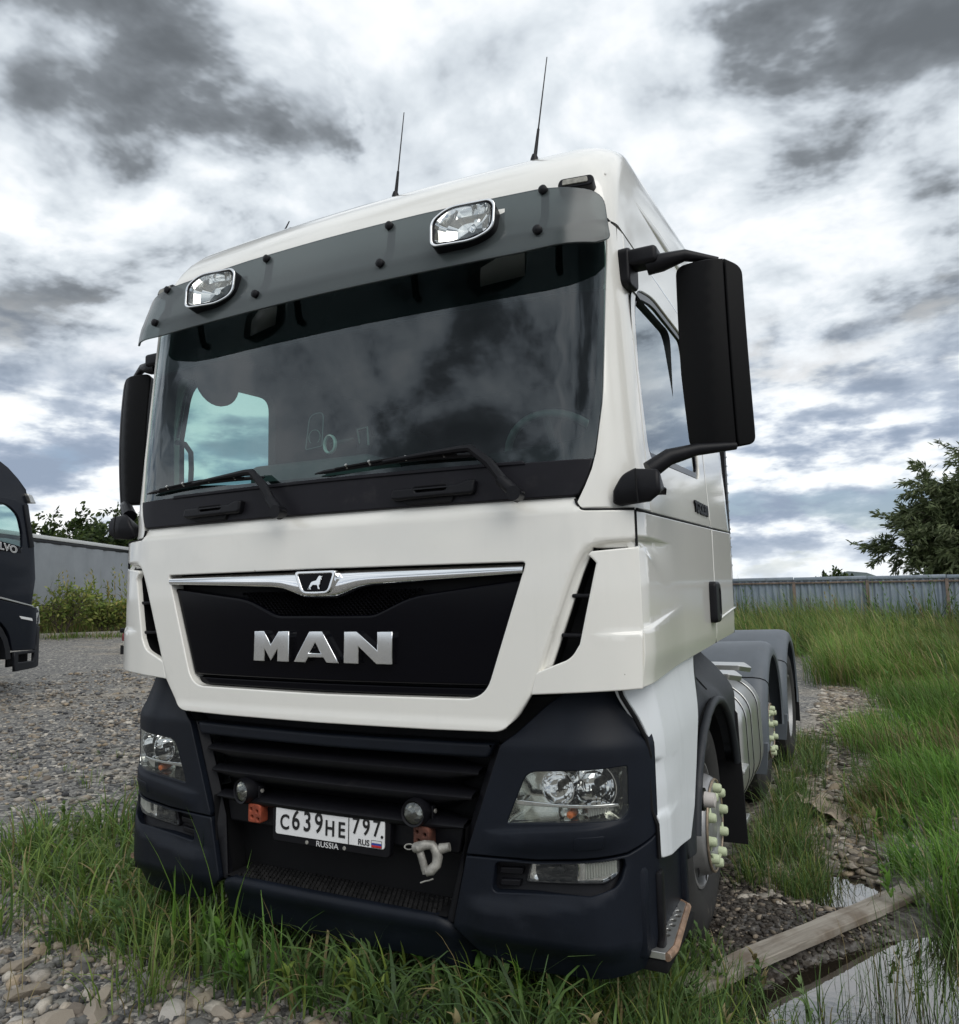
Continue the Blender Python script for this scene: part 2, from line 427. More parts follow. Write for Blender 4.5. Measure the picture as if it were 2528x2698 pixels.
def skin(name, poly, S, mat, parent=None, out=(0, -1, 0), g=0.05, r=0.006, depth=0.02, holes=(), hdepth=None, rs=3, back=False, sharp=42, edge=None, smoothn=True, lines=()):
    """a panel: 2D outline laid on the surface S(u, v), with rounded rims and turned-in edges"""
    poly = list(poly)
    if _area(poly) < 0: poly.reverse()
    hs = []
    for h in holes:
        h = list(h)
        if _area(h) > 0: h.reverse()
        hs.append(h)
    ge = edge or g
    loops = [_subdiv(poly, ge)] + [_subdiv(h, ge) for h in hs]
    ins = [_offset(l, r) for l in loops]
    P = [p for l in ins for p in l]; E = []; b = 0
    for l in ins:
        E += [(b + i, b + (i + 1) % len(l)) for i in range(len(l))]; b += len(l)
    LP = []
    for ln in lines:
        d_ = []
        for a_, b_ in zip(ln, ln[1:]):
            a_, b_ = Vector(a_), Vector(b_); k_ = max(1, int((b_ - a_).length / (g * 0.6)))
            d_ += [tuple(a_.lerp(b_, j / k_)) for j in range(k_)]
        d_.append(tuple(ln[-1])); A_ = np.array(d_)
        okl = _inside(A_, ins[0])
        for h in ins[1:]: okl &= ~_inside(A_, h)
        okl &= np.min([_dist(A_, l) for l in ins], axis=0) > 0.002
        prev_ = None
        for q_, k_ in zip(d_, okl):
            if k_:
                P.append(q_); LP.append(q_)
                if prev_ is not None: E.append((prev_, len(P) - 1))
                prev_ = len(P) - 1
            else: prev_ = None
    xs = [p[0] for p in ins[0]]; ys = [p[1] for p in ins[0]]
    gx = np.arange(min(xs) + g * 0.5, max(xs), g); gy = np.arange(min(ys) + g * 0.5, max(ys), g)
    if len(gx) and len(gy):
        G = np.array([(x + (0.0 if j % 2 else g * 0.33), y) for j, y in enumerate(gy) for x in gx])
        ok = _inside(G, ins[0])
        for h in ins[1:]: ok &= ~_inside(G, h)
        G = G[ok]
        if len(G):
            dm = np.min([_dist(G, l) for l in ins], axis=0)
            if LP:
                L_ = np.array(LP); dm = np.minimum(dm, np.array([np.hypot(*(L_ - q_).T).min() for q_ in G]))
            G = G[dm > 0.38 * g]
            P = P + [tuple(q) for q in G]
    ov, oe, of, orv, _, _ = delaunay_2d_cdt([Vector(p) for p in P], E, [], 0, 1e-6)
    inv = {}
    for k, l in enumerate(orv):
        for i in l: inv[i] = k
    cen = np.array([[sum(ov[i].x for i in f) / len(f), sum(ov[i].y for i in f) / len(f)] for f in of])
    ok = _inside(cen, ins[0])
    for h in ins[1:]: ok &= ~_inside(cen, h)
    e = 1e-3; outv = Vector(out)
    def pt(u, v, d):
        p = Vector(S(u, v)); 
        n = (Vector(S(u + e, v)) - Vector(S(u - e, v))).cross(Vector(S(u, v + e)) - Vector(S(u, v - e)))
        n.normalize()
        return p + n * (d * sg)
    p0 = ov[0]; sg = 1
    n0 = (Vector(S(p0.x + e, p0.y)) - Vector(S(p0.x - e, p0.y))).cross(Vector(S(p0.x, p0.y + e)) - Vector(S(p0.x, p0.y - e)))
    sg = 1 if n0.dot(outv) >= 0 else -1
    def nrm(u, v, h=2.5e-3):
        n = (Vector(S(u + h, v)) - Vector(S(u - h, v))).cross(Vector(S(u, v + h)) - Vector(S(u, v - h)))
        return n.normalized() * sg
    V = [pt(p.x, p.y, 0) for p in ov]; N = [nrm(p.x, p.y) for p in ov]
    F = [tuple(f) if sg > 0 else tuple(reversed(f)) for f, k in zip(of, ok) if k]
    b = 0
    for li, l in enumerate(loops):
        prev = [inv[b + i] for i in range(len(l))]; b += len(l)
        dep = depth if li == 0 or hdepth is None else hdepth
        lv = [(r * (1 - math.sin(a)), r * (1 - math.cos(a))) for a in [math.pi / 2 * (j + 1) / rs for j in range(rs)]] if r > 0 else []
        if dep > 0: lv.append((0.0, r + dep))
        if lv:
            o1 = _offset(l, -1e-3); dirs = []
            for p, p2 in zip(l, o1):
                dv_ = Vector(S(p2[0], p2[1])) - Vector(S(p[0], p[1])); dirs.append(dv_.normalized() if dv_.length > 1e-9 else Vector((0, 0, 1)))
        for k_, (inset, drop) in enumerate(lv):
            q = _offset(l, inset) if inset > 1e-9 else l
            cur = []; ang = math.pi / 2 * min(1.0, (k_ + 1) / rs) if r > 0 else math.pi / 2
            for p, dd in zip(q, dirs):
                cur.append(len(V)); V.append(pt(p[0], p[1], -drop))
                N.append((nrm(p[0], p[1]) * math.cos(ang) + dd * math.sin(ang)).normalized())
            for i in range(len(l)):
                j = (i + 1) % len(l)
                f = (prev[i], cur[i], cur[j], prev[j])
                F.append(f if sg > 0 else tuple(reversed(f)))
            prev = cur
        if back and li == 0:
            c2 = [len(V) + i for i in range(len(prev))]
            for i in prev: V.append(V[i].copy()); N.append(N[0] * -1)
            F.append(tuple(reversed(c2)) if sg > 0 else tuple(c2))
    o = mesh(name, V, F, mat, parent, sharp=None)
    if r > 0 or depth > 0 or smoothn: o.data.normals_split_custom_set_from_vertices([tuple(n) for n in N])
    return o
def flat(o, U, Vv):
    o, U, Vv = Vector(o), Vector(U), Vector(Vv)
    return lambda u, v: o + U * u + Vv * v
def text_mesh(name, s, size, mat, parent=None, loc=(0, 0, 0), rot=(R(90), 0, 0), ext=0.001, align='CENTER', spacing=1.0, sx=1.0, bold=0.0):
    c = bpy.data.curves.new(name, 'FONT'); c.body = s; c.size = size; c.extrude = ext; c.align_x = align; c.align_y = 'CENTER'
    c.space_character = spacing; c.resolution_u = 4; c.offset = bold
    t = bpy.data.objects.new(name, c); COL.objects.link(t)
    me = bpy.data.meshes.new_from_object(t)
    bpy.data.objects.remove(t); bpy.data.curves.remove(c)
    me.materials.clear(); me.materials.append(mat)
    if sx != 1.0:
        for v in me.vertices: v.co.x *= sx
    o = bpy.data.objects.new(name, me); o.location = loc; o.rotation_euler = rot
    return link(o, parent)
def sstep(a, b, x):
    t = min(1.0, max(0.0, (x - a) / (b - a))); return t * t * (3 - 2 * t)
def lerp_tab(tab, z):
    if z <= tab[0][0]: return tab[0][1]
    for (a, p), (b, q) in zip(tab, tab[1:]):
        if z <= b: return p + (q - p) * (z - a) / (b - a)
    return tab[-1][1]

# ================================================================== THE WHITE TRACTOR UNIT
T = empty('tractor_unit', (0, 0, 0))
tag(T, 'white tractor unit with black grille and chrome letters parked on grassy gravel', 'truck')

def cx(x): return 0.045 * x * x + 0.9 * max(0.0, abs(x) - 1.0) ** 2
def xs(z): return 1.250 if z < 1.91 else 1.246 - 0.06 * (z - 1.91)
def S_ws(x, z): return (x, -0.033 + 0.11 * (z - 2.07) + cx(x), z)
XW = [(1.90, 1.052), (1.945, 1.056), (1.98, 1.078), (2.03, 1.100), (2.10, 1.118), (2.3, 1.143), (2.85, 1.16), (3.0, 1.162)]
def xw(z): return lerp_tab(XW, z)

# ---- windscreen, its band, header
ws = [(0, 2.93)] + [(xw(z) - 0.006, z) for z in (2.93, 2.85, 2.6, 2.3, 2.2, 2.12, 2.06)] + [(0, 2.06)]
glass = skin('windscreen', sym(ws), S_ws, GLASS, T, g=0.09, r=0.0, depth=0.0)
skin('tinted_band', sym(rp([(0, 2.925), (xw(2.9) - 0.012, 2.925), (xw(2.72) - 0.010, 2.722, 0.03), (0, 2.722)])), lambda x, z: Vector(S_ws(x, z)) + Vector((0, 0.006, 0)), BAND, glass, g=0.09, r=0, depth=0)
# black printed border of the glass: a narrow frame
fr_o = sym([(0, 2.72)] + [(xw(z) - 0.007, z) for z in (2.72, 2.6, 2.3, 2.2, 2.12, 2.065)] + [(0, 2.065)])
fr_i = sym(rp([(0, 2.715), (xw(2.7) - 0.030, 2.715), (xw(2.3) - 0.032, 2.3), (xw(2.16) - 0.05, 2.16, 0.05), (0.5, 2.115), (0, 2.11)]))
skin('printed_border', fr_o, lambda x, z: Vector(S_ws(x, z)) + Vector((0, 0.007, 0)), BAND, glass, g=0.09, r=0, depth=0, holes=[fr_i])
skin('header', sym([(0, 2.995), (1.168, 2.995), (1.165, 2.925), (0, 2.925)]), lambda x, z: Vector(S_ws(x, z)) + Vector((0, 0.002, 0)), WHITE, T, g=0.1, r=0.004)

# ---- cowl with handles and wipers
def S_cowl(x, z): return (x, -0.050 + 0.10 * (z - 2.0) + cx(x), z)
skin('cowl', sym([(0, 2.095)] + [(xw(z) - 0.004, z) for z in (2.085, 2.05, 2.02, 1.99, 1.962)] + [(1.045, 1.955), (0, 1.955)]), S_cowl, COWL, T, g=0.06, r=0.006, depth=0.03)
skin('cowl_trim', sym([(0, 2.098), (0.86, 2.094), (0.87, 2.080), (0, 2.082)]), lambda x, z: Vector(S_cowl(x, z)) + Vector((0, -0.007, 0)), COWL, T, g=0.1, r=0.004, depth=0.02)
for dx in (0.0, -1.10):
    a, b = 0.345 + dx, 0.69 + dx
    def Sh(x, z): return (x, S_cowl(x, z)[1] - 0.030, z)
    h = skin('handle', rp([(a, 2.024, 0.012), (a + 0.27, 2.026), (b - 0.03, 2.040, 0.01), (b, 2.038, 0.01), (b - 0.005, 1.985, 0.02), (b - 0.06, 1.985), (a + 0.02, 1.980, 0.01), (a - 0.005, 1.985, 0.012)]), Sh, BLACK, T, g=0.03, r=0.011, depth=0.03,
             holes=[rp([(a + 0.10, 2.018, 0.006), (a + 0.23, 2.019, 0.006), (a + 0.225, 2.008, 0.006), (a + 0.105, 2.007, 0.006)])])
    skin('recess', rp([(a + 0.03, 1.985), (b - 0.09, 1.985), (b - 0.10, 1.962, 0.01), (a + 0.06, 1.962, 0.01)]), lambda x, z: (x, S_cowl(x, z)[1] - 0.012, z), DEEP, h, g=0.04, r=0.004, depth=0.01)
def wiper(dx):
    W0 = empty('wiper', (0, 0, 0), parent=T)
    def q(x, z, d): return Vector((x + dx, S_ws(x + dx, z)[1] - d, z))
    piv = q(0.866, 1.966, 0.075); el = q(0.665, 2.147, 0.055)
    lathe('pivot', [(-0.03, 0.026), (0.02, 0.024), (0.028, 0.012)], BLACK, W0, n=16, axis='y', loc=tuple(piv + Vector((0, 0.0, 0))), cap=True)
    tube('arm_cap', [piv + Vector((0.012, 0, -0.012)), piv.lerp(el, 0.32)], [0.025, 0.021], BLACK, W0, n=10)
    tube('arm', [piv.lerp(el, 0.25), piv.lerp(el, 0.6) + Vector((0.014, -0.004, 0.010)), el + Vector((0.012, 0, 0.002)), el + Vector((-0.03, 0, 0.003)), q(0.50, 2.146, 0.045), q(0.30, 2.136, 0.032)],
         [0.019, 0.018, 0.016, 0.014, 0.010, 0.008], BLACK, W0, n=8)
    bl = [q(0.72 - 0.75 * t, 2.128 + 0.012 * math.sin(math.pi * t) - 0.010 * t, 0.022) for t in [i / 14 for i in range(15)]]
    tube('blade', bl, [0.004] + [0.009] * 13 + [0.003], BLACK, W0, n=6)
    tube('blade_rail', [p + Vector((0, -0.012, 0.010 * (1 - abs(2 * i / 14 - 1)))) for i, p in enumerate(bl)][2:-2], 0.005, DEEP, W0, n=5)
    for k in (3, 6, 9, 11):
        tube('clip', [bl[k] + Vector((0, -0.004, 0)), bl[k] + Vector((0, -0.018, 0.012))], 0.006, ALU, W0, n=6)
wiper(0.0); wiper(-1.02)

# ---- front panel with trapezoid opening
def ridge(x, z):
    ax = abs(x)
    d1 = (ax - 1.011) * 0.94 - (z - 1.661) * 0.342
    d1b = (ax - 0.872) * 0.80 - (z - 1.278) * 0.60 + 0.0
    d1 = max(d1, d1b) if z < 1.278 else d1
    d2 = 1.805 - z
    return (d1 + d2 - math.sqrt((d1 - d2) ** 2 + 0.055 ** 2)) / 2
def S_pan(x, z):
    y = -0.060 + cx(x) + 0.034 * sstep(-0.004, 0.016, ridge(x, z)) + 0.45 * max(0.0, z - 1.905) - 0.004 * sstep(1.2, 1.15, z)
    return (x, y, z)
pan = [(0, 1.958), (1.046, 1.955, 0.006), (1.051, 1.93), (1.070, 1.903, 0.02), (1.20, 1.900), (1.2385, 1.899), (1.2385, 1.772), (1.10, 1.772), (1.083, 1.742), (1.060, 1.69), (0.937, 1.362), (0.884, 1.283), (0.82, 1.190, 0.03), (0.765, 1.147, 0.06), (0.5, 1.143), (0, 1.141)]
gr = [(0, 1.7345), (0.868, 1.733, 0.015), (0.703, 1.257, 0.075), (0, 1.251)]
def iso_ridge(c, s):
    L = []
    for k in range(40):
        z = 1.16 + 0.60 * k / 39; a, b = 0.55, 1.235
        if ridge(a, z) > c or ridge(b, z) < c: continue
        for _ in range(30):
            m_ = (a + b) / 2
            if ridge(m_, z) < c: a = m_
            else: b = m_
        L.append((s * a, z))
    for k in range(14):
        x = L[-1][0] * s + 0.012 + (1.236 - L[-1][0] * s) * 0.0 if k == 0 else x + 0.012
        if x > 1.236: break
        a, b = 1.70, 1.83
        if ridge(x, a) < c: continue
        for _ in range(30):
            m_ = (a + b) / 2
            if ridge(x, m_) > c: a = m_
            else: b = m_
        L.append((s * x, a))
    return L
RL = [iso_ridge(c, s_) for c in (-0.004, 0.006, 0.016) for s_ in (1, -1)] + [[(-1.04, 1.905), (1.04, 1.905)]]
fpan = skin('front_panel', rp(sym(pan), 6), S_pan, WHITE, T, g=0.016, r=0.006, depth=0.03, holes=[rp(sym(gr), 8)], hdepth=0.06, lines=RL)

# ---- grille
G = empty('grille', (0, 0, 0), parent=T)
def S_g(off): return lambda x, z: (x, -0.060 + cx(x) + off, z)
skin('backing', rp(sym([(0, 1.745), (0.885, 1.745), (0.72, 1.24), (0, 1.24)])), S_g(0.075), DEEP, G, g=0.12, r=0, depth=0)
skin('gloss_panel', rp(sym([(0, 1.553), (0.235, 1.553, 0.03), (0.40, 1.622, 0.06), (0.848, 1.675, 0.01), (0.712, 1.300, 0.01), (0, 1.296)])), S_g(0.022), GLOSS, G, g=0.06, r=0.012, depth=0.04, rs=4)
skin('lower_strip', rp(sym([(0, 1.288), (0.45, 1.289), (0.70, 1.291, 0.01), (0.68, 1.262, 0.02), (0, 1.256)])), S_g(0.036), GLOSS, G, g=0.08, r=0.006, depth=0.02)
# chrome bar, rounded across its height
def chrome_low(x):
    return lerp_tab([(0, 1.618), (0.075, 1.620), (0.10, 1.626), (0.185, 1.655), (0.24, 1.663), (0.5, 1.674), (0.866, 1.690)], abs(x))
V, F = [], []
NX, NZ = 96, 12
for i in range(NX + 1):
    x = -0.858 + 1.716 * i / NX
    zl, zt = chrome_low(x), 1.7255
    for j in range(NZ + 1):
        t = j / NZ; z = zl + (zt - zl) * t
        prof = math.sin(math.pi * min(1.0, t * 1.25 + 0.0)) ** 0.6 if t < 0.4 else (1 - ((t - 0.4) / 0.6) ** 2 * 0.9)
        if t >= 0.4: prof = max(0.0, 1 - ((t - 0.4) / 0.6) ** 2.2)
        V.append((x, -0.060 + cx(x) + 0.018 - 0.034 * max(prof, 0) ** 0.7 * (0.55 + 0.45 * min(1, (zt - zl) / 0.10)), z))
for i in range(NX):
    for j in range(NZ):
        a = i * (NZ + 1) + j
        F.append((a, a + NZ + 1, a + NZ + 2, a + 1))
mesh('chrome_bar', V, F, CHROME, G, sharp=60)
# honeycomb mesh below the bar
V, F = [], []
hx = 0.0115
for row in range(10):
    for c in range(-26, 27):
        x0 = c * hx * 1.75 + (hx * 0.875 if row % 2 else 0); z0 = 1.555 + row * hx * 0.85
        if z0 > chrome_low(x0) + 0.004 or abs(x0) > 0.24 + (z0 - 1.555) * 2.2: continue
        b = len(V)
        for rr, yy in ((0.92, -0.004), (0.72, 0.0), (0.66, 0.012)):
            for k in range(6):
                a = math.pi / 3 * k
                V.append((x0 + math.cos(a) * hx * rr, -0.060 + cx(x0) + 0.040 + yy, z0 + math.sin(a) * hx * rr * 0.75))
        for q in range(2):
            for k in range(6):
                F.append((b + q * 6 + k, b + q * 6 + (k + 1) % 6, b + q * 6 + 6 + (k + 1) % 6, b + q * 6 + 6 + k))
mesh('honeycomb', V, F, BLACK, G, smooth=False)['kind'] = 'stuff'
# badge
def S_b0(off): return lambda x, z: (x, -0.060 + off, z)
bad_o = rp(sym([(0, 1.7265), (0.104, 1.7265, 0.02), (0.070, 1.6375, 0.03), (0, 1.6355)]))
bad_i = rp(sym([(0, 1.7155), (0.085, 1.7155, 0.01), (0.058, 1.6475, 0.018), (0, 1.6465)]))
bd = skin('badge', bad_o, S_b0(-0.030), CHROME, G, g=0.02, r=0.004, depth=0.03, holes=[bad_i], hdepth=0.012)
skin('badge_field', rp(sym([(0, 1.718), (0.088, 1.718), (0.058, 1.645), (0, 1.645)])), S_b0(-0.024), GLOSS, bd, g=0.03, r=0, depth=0)
LION = [(585, 1020), (640, 980), (680, 900), (720, 830), (750, 770), (810, 720), (880, 700), (960, 685), (1020, 670), (1040, 640), (1080, 590), (1110, 540), (1150, 500), (1195, 485), (1240, 500), (1265, 520), (1300, 515), (1312, 530), (1310, 560), (1285, 568), (1270, 585), (1268, 610), (1292, 635), (1290, 660), (1262, 645), (1245, 650), (1235, 720), (1215, 760), (1215, 820), (1165, 870), (1160, 960), (1190, 1000), (1190, 1028), (1100, 1028), (1085, 960), (1080, 920), (1045, 862), (950, 862), (860, 855), (790, 920), (740, 970), (768, 1005), (768, 1030), (670, 1032), (690, 970), (660, 990), (630, 1040)]
lz = [((px - 955) * 0.0001005, 1.6545 + (1032 - py) * 0.000098) for px, py in LION]
skin('lion_emblem', lz, S_b0(-0.030), CHROME, bd, g=0.008, r=0.0016, depth=0.005, edge=0.01)
# raised letters
def letters(polys, x0, z0, kx, kz):
    for pts, hole in polys:
        o = [(x0 + u * kx, z0 - v * kz) for u, v in pts]
        hs = [[(x0 + u * kx, z0 - v * kz) for u, v in hole]] if hole else []
        skin('letter', o, lambda x, z: (x, -0.060 + cx(x) - 0.004 + 0.031 * (z - 1.43), z), CHROME, G, g=0.03, r=0.003, depth=0.022, holes=hs)
MM = ([(0, 0), (75, 0), (130, 92), (187, 0), (265, 0), (268, 208), (182, 208), (182, 123), (133, 203), (83, 123), (83, 208), (0, 208)], None)
AA = ([(413, 0), (503, 0), (622, 208), (538, 208), (516, 174), (408, 174), (390, 208), (305, 208)], [(457, 76), (413, 146), (496, 146)])
NN = ([(655, 0), (738, 0), (872, 118), (872, 0), (968, 0), (968, 208), (868, 208), (752, 98), (752, 208), (655, 208)], None)
letters((MM, AA, NN), -0.335, 1.491, 0.67 / 968, 0.120 / 208)

# ---- corner flags with air slots, both sides
def S_flag(x, z):
    return (x, -0.060 + cx(x) - 0.010 * sstep(1.492, 1.478, z - 0.03 * (abs(x) - 1.2)) * sstep(1.08, 1.22, abs(x)), z)
for s in (1, -1):
    fo = [(0.873, 1.277), (0.893, 1.352, 0.012), (0.94, 1.371), (1.020, 1.402, 0.05), (1.050, 1.450), (1.113, 1.722), (1.100, 1.738), (1.086, 1.751), (1.10, 1.762), (1.249, 1.774), (1.252, 1.50), (1.246, 1.302), (1.20, 1.298)]
    fo = rp(fo)
    if s < 0: fo = mir(fo)
    fl_l = [[(s * x, z0 + 0.03 * (x - 1.2)) for x in [1.07 + 0.17 * k / 12 for k in range(13)]] for z0 in (1.492, 1.485, 1.478)]
    f = skin('corner_flag', fo, S_flag, WHITE, T, g=0.018, r=0.006, depth=0.018, lines=fl_l)
    so = [(0.895, 1.345), (0.94, 1.366), (1.022, 1.397), (1.053, 1.447), (1.117, 1.724), (1.104, 1.745), (1.085, 1.745), (1.058, 1.69), (0.935, 1.360), (0.885, 1.285)]
    V, F = [], []
    for d in (0.020, 0.052, 0.115):
        for x, z in so: V.append((s * x, -0.060 + cx(x) + (d if d > 0.03 else (0.020 if (x - 0.9) - (z - 1.33) * 0.42 > 0.035 else 0.05)), z))
    n = len(so)
    for q in range(2):
        for i in range(n): F.append((q * n + i, q * n + (i + 1) % n, (q + 1) * n + (i + 1) % n, (q + 1) * n + i))
    mesh('slot_liner', V, F, DEEP, f)
    bk = [(1.065, 1.775), (1.135, 1.775), (1.09, 1.38), (0.86, 1.27), (0.90, 1.33)]
    skin('air_slot', bk if s > 0 else mir(bk), lambda x, z: (x, -0.060 + cx(x) + 0.112, z), DEEP, f, g=0.08, r=0, depth=0)
    for zc in (1.612, 1.478):
        xc = 1.066 + (zc - 1.612) * 0.30
        box('slot_fin', (s * xc, -0.060 + cx(xc) + 0.045, zc), (0.095, 0.05, 0.014), BLACK, f, bev=0.005)

# ---- A-pillars
def S_pil(s):
    def f(u, z):
        x0 = xw(z); p0 = Vector((x0, S_ws(x0, z)[1] - 0.008)); X = xs(max(z, 1.92)); p2 = Vector((X, 0.258)); p1 = Vector((X - 0.004, p0.y + 0.045))
        q = p0 * (1 - u) ** 2 + p1 * 2 * u * (1 - u) + p2 * u * u
        return (s * q.x, q.y, z)
    return f
for s in (1, -1):
    skin('a_pillar', [(0, 2.985), (0, 1.93), (0.02, 1.909), (1, 1.907), (1, 2.985)], S_pil(s), WHITE, T, out=(s, -1, 0), g=0.06, r=0.008, depth=0.02)

# ---- roof
V, F = [], []
ROWS = [(2.99, 0, 0), (3.05, 0.004, 0.001), (3.12, 0.016, 0.003), (3.20, 0.045, 0.006), (3.26, 0.078, 0.010), (3.32, 0.124, 0.016), (3.37, 0.178, 0.026), (3.41, 0.237, 0.042), (3.445, 0.312, 0.066), (3.475, 0.40, 0.105), (3.50, 0.51, 0.165), (3.515, 0.63, 0.24), (3.525, 0.80, 0.36)]
NR = None
for k, (z, f, sd) in enumerate(ROWS):
    t = k / (len(ROWS) - 1)
    X = 1.181 - sd; rc = 0.10 + 0.16 * t
    y0 = 0.058 + f
    pts = []
    for i in range(15):
        x = (X - rc) * i / 14; pts.append((x, y0 + 0.05 * x * x))
    yc = y0 + 0.05 * (X - rc) ** 2 + rc
    for i in range(1, 10):
        a = math.pi / 2 * i / 9; pts.append((X - rc + rc * math.sin(a), yc - rc * math.cos(a)))
    for i in range(1, 9): pts.append((X, yc + (2.27 - yc) * i / 8))
    ring = [(-x, y) for x, y in reversed(pts[1:])] + pts
    NR = len(ring)
    for x, y in ring:
        w = sstep(0.15, 0.5, (z - 2.99)) 
        V.append((x, y, z + 0.10 * w * max(0.0, y - 0.25)))
for k in range(len(ROWS) - 1):
    for i in range(NR - 1):
        a = k * NR + i
        F.append((a, a + 1, a + NR + 1, a + NR))
b = (len(ROWS) - 1) * NR
for i in range(NR // 2):
    F.append((b + i, b + i + 1, b + NR - 2 - i, b + NR - 1 - i))
roof = mesh('roof', V, F, WHITE, T, sharp=60)
# a sculpted rail along each roof edge
for s in (1, -1):
    tube('roof_rail', [(s * 1.140, 0.20, 3.20), (s * 1.158, 0.5, 3.225), (s * 1.158, 0.9, 3.245), (s * 1.158, 1.5, 3.27), (s * 1.155, 2.2, 3.29)], [0.004, 0.016, 0.028, 0.032, 0.03], WHITE, roof, n=12, flat=0.9)

# ---- marker lamps and antennas on the roof
for s in (1, -1):
    ml = empty('marker_lamp', (s * 1.055, 0.108, 3.128), parent=T, rz=s * 0.16)
    mo = rp([(-0.066, 0.002, 0.012), (-0.055, 0.026, 0.012), (0.06, 0.026, 0.012), (0.072, 0.010, 0.01), (0.062, -0.016, 0.012), (-0.060, -0.016, 0.012)])
    skin('housing', mo, flat((0, -0.026, 0), (1, 0, 0), (0, 0.12, 1)), BLACK, ml, g=0.03, r=0.005, depth=0.06)
    skin('lens', rp([(-0.048, -0.004, 0.006), (-0.046, 0.018, 0.006), (0.046, 0.018, 0.006), (0.048, -0.004, 0.006)]), flat((0, -0.031, 0), (1, 0, 0), (0, 0.12, 1)), pmat('marker_lens', (0.35, 0.34, 0.30), 0.25, var=0.25, vscale=60) if 'marker_lens' not in MATS else MATS['marker_lens'], ml, g=0.02, r=0.002, depth=0.004)
for bx, by, bz, tx, ty, tz, r in ((0.778, 0.40, 3.455, 0.812, 0.50, 3.985, 1), (0.078, 0.40, 3.470, 0.068, 0.50, 3.955, 1), (-0.66, 0.45, 3.49, -0.655, 0.52, 3.585, 0)):
    A = empty('antenna', (bx, by, bz), parent=T)
    d = Vector((tx - bx, ty - by, tz - bz))
    if r:
        lathe('base', [(-0.02, 0.020), (0.012, 0.017), (0.03, 0.010)], BLACK, A, n=14, axis='z', cap=True)
        tube('spring', [d * 0.03, d * 0.3], [0.009, 0.006], BLACK, A, n=8)
        tube('rod', [d * 0.28, d], [0.0035, 0.0022], BLACK, A, n=6)
    else:
        tube('rod', [Vector((0, 0, -0.04)), d], [0.006, 0.003], BLACK, A, n=6)

# ---- smoked sun visor with bolts and lamps
VZ = empty('sun_visor', (0, 0, 0), parent=T)
def vis_y(x, z):
    e = 2.3 * max(0.0, abs(x) - 1.0) ** 2
    base = -0.020 + 0.045 * x * x + e
    return base + (0.38 * (z - 3.10) if z > 2.915 else 0.38 * (2.915 - 3.10) + 0.16 * (z - 2.915))
def S_vis(x, z): return (x, vis_y(x, z), z)
vo = rp(sym([(0, 3.122), (0.45, 3.120), (0.95, 3.108), (1.165, 3.070, 0.06), (1.196, 2.87, 0.02), (1.15, 2.848), (0.9, 2.836), (0.4, 2.836), (0, 2.838)]), 6)
skin('visor_sheet', vo, S_vis, VISOR, VZ, g=0.035, r=0.003, depth=0.004)
for x in (-0.96, -0.316, 0.316, 0.96):
    for z, m in ((3.092, BLACK), (2.910, BLACK)):
        lathe('bolt', [(0.02, 0.017), (-0.014, 0.017), (-0.018, 0.012), (-0.020, 0.0)], m, VZ, n=14, axis='y', loc=(x, vis_y(x, z), z))
    tube('bracket', [(x, vis_y(x, 3.09) + 0.015, 3.085), (x + 0.005, vis_y(x, 3.0) + 0.03, 2.99), (x, vis_y(x, 2.92) + 0.02, 2.912)], 0.016, DEEP, VZ, n=8)
for x0 in (-0.570, 0.678):
    L = empty('roof_lamp', (x0, -0.052, 2.974), parent=T, rot=(R(-5), 0, R(9))); L.scale = (0.92, 0.80, 0.92)
    lo = [(-0.136, -0.070, 0.02), (-0.138, 0.030, 0.03), (-0.065, 0.082, 0.06), (0.115, 0.086, 0.025), (0.136, 0.065, 0.025), (0.132, -0.045, 0.04), (0.045, -0.085, 0.06), (-0.120, -0.085, 0.02)]
    lr = rp(lo)
    li = rp([(x * 0.87, z * 0.85, r) for x, z, r in lo])
    skin('housing', lr, flat((0, -0.075, 0), (1, 0, 0), (0, 0, 1)), BLACK, L, g=0.04, r=0.012, depth=0.075, holes=[li], hdepth=0.05, back=True)
    V, F = [], []
    rings = [(1.0, -0.068), (0.93, -0.045), (0.75, -0.02), (0.45, 0.0), (0.0, 0.006)]
    for q, y in rings:
        for (x, z) in li: V.append((x * q + 0.02 * (1 - q), y, z * q))
    n = len(li)
    for k in range(len(rings) - 1):
        for i in range(n): F.append((k * n + i, k * n + (i + 1) % n, (k + 1) * n + (i + 1) % n, (k + 1) * n + i))
    mesh('reflector', V, F, REFL, L, sharp=15)
    lathe('bulb', [(-0.055, 0.0), (-0.05, 0.018), (-0.02, 0.02), (0, 0.012)], CHROME, L, n=16, axis='y', loc=(0.03, 0.0, -0.012))
    V, F = [], []
    for k in range(9):
        x = -0.10 + k * 0.024
        bm_pts = [(x, -0.062, -0.066), (x + 0.005, -0.062, -0.066), (x + 0.005, -0.062, -0.012), (x, -0.062, -0.012)]
        b = len(V); V += bm_pts; F.append((b, b + 1, b + 2, b + 3))
    skin('rim', lr, flat((0, -0.0765, 0), (1, 0, 0), (0, 0, 1)), CHROME, L, g=0.04, r=0.003, depth=0.006, holes=[rp([(x * 0.93, z * 0.91, r) for x, z, r in lo])])
    skin('lens', li, lambda u, v: (u, -0.070 - 0.008 * (1 - (u / 0.13) ** 2), v), LENS, L, g=0.03, r=0, depth=0)
    box('mount_plate', (0.045, 0.012, -0.005), (0.22, 0.004, 0.165), WHITE, L, bev=0.001)

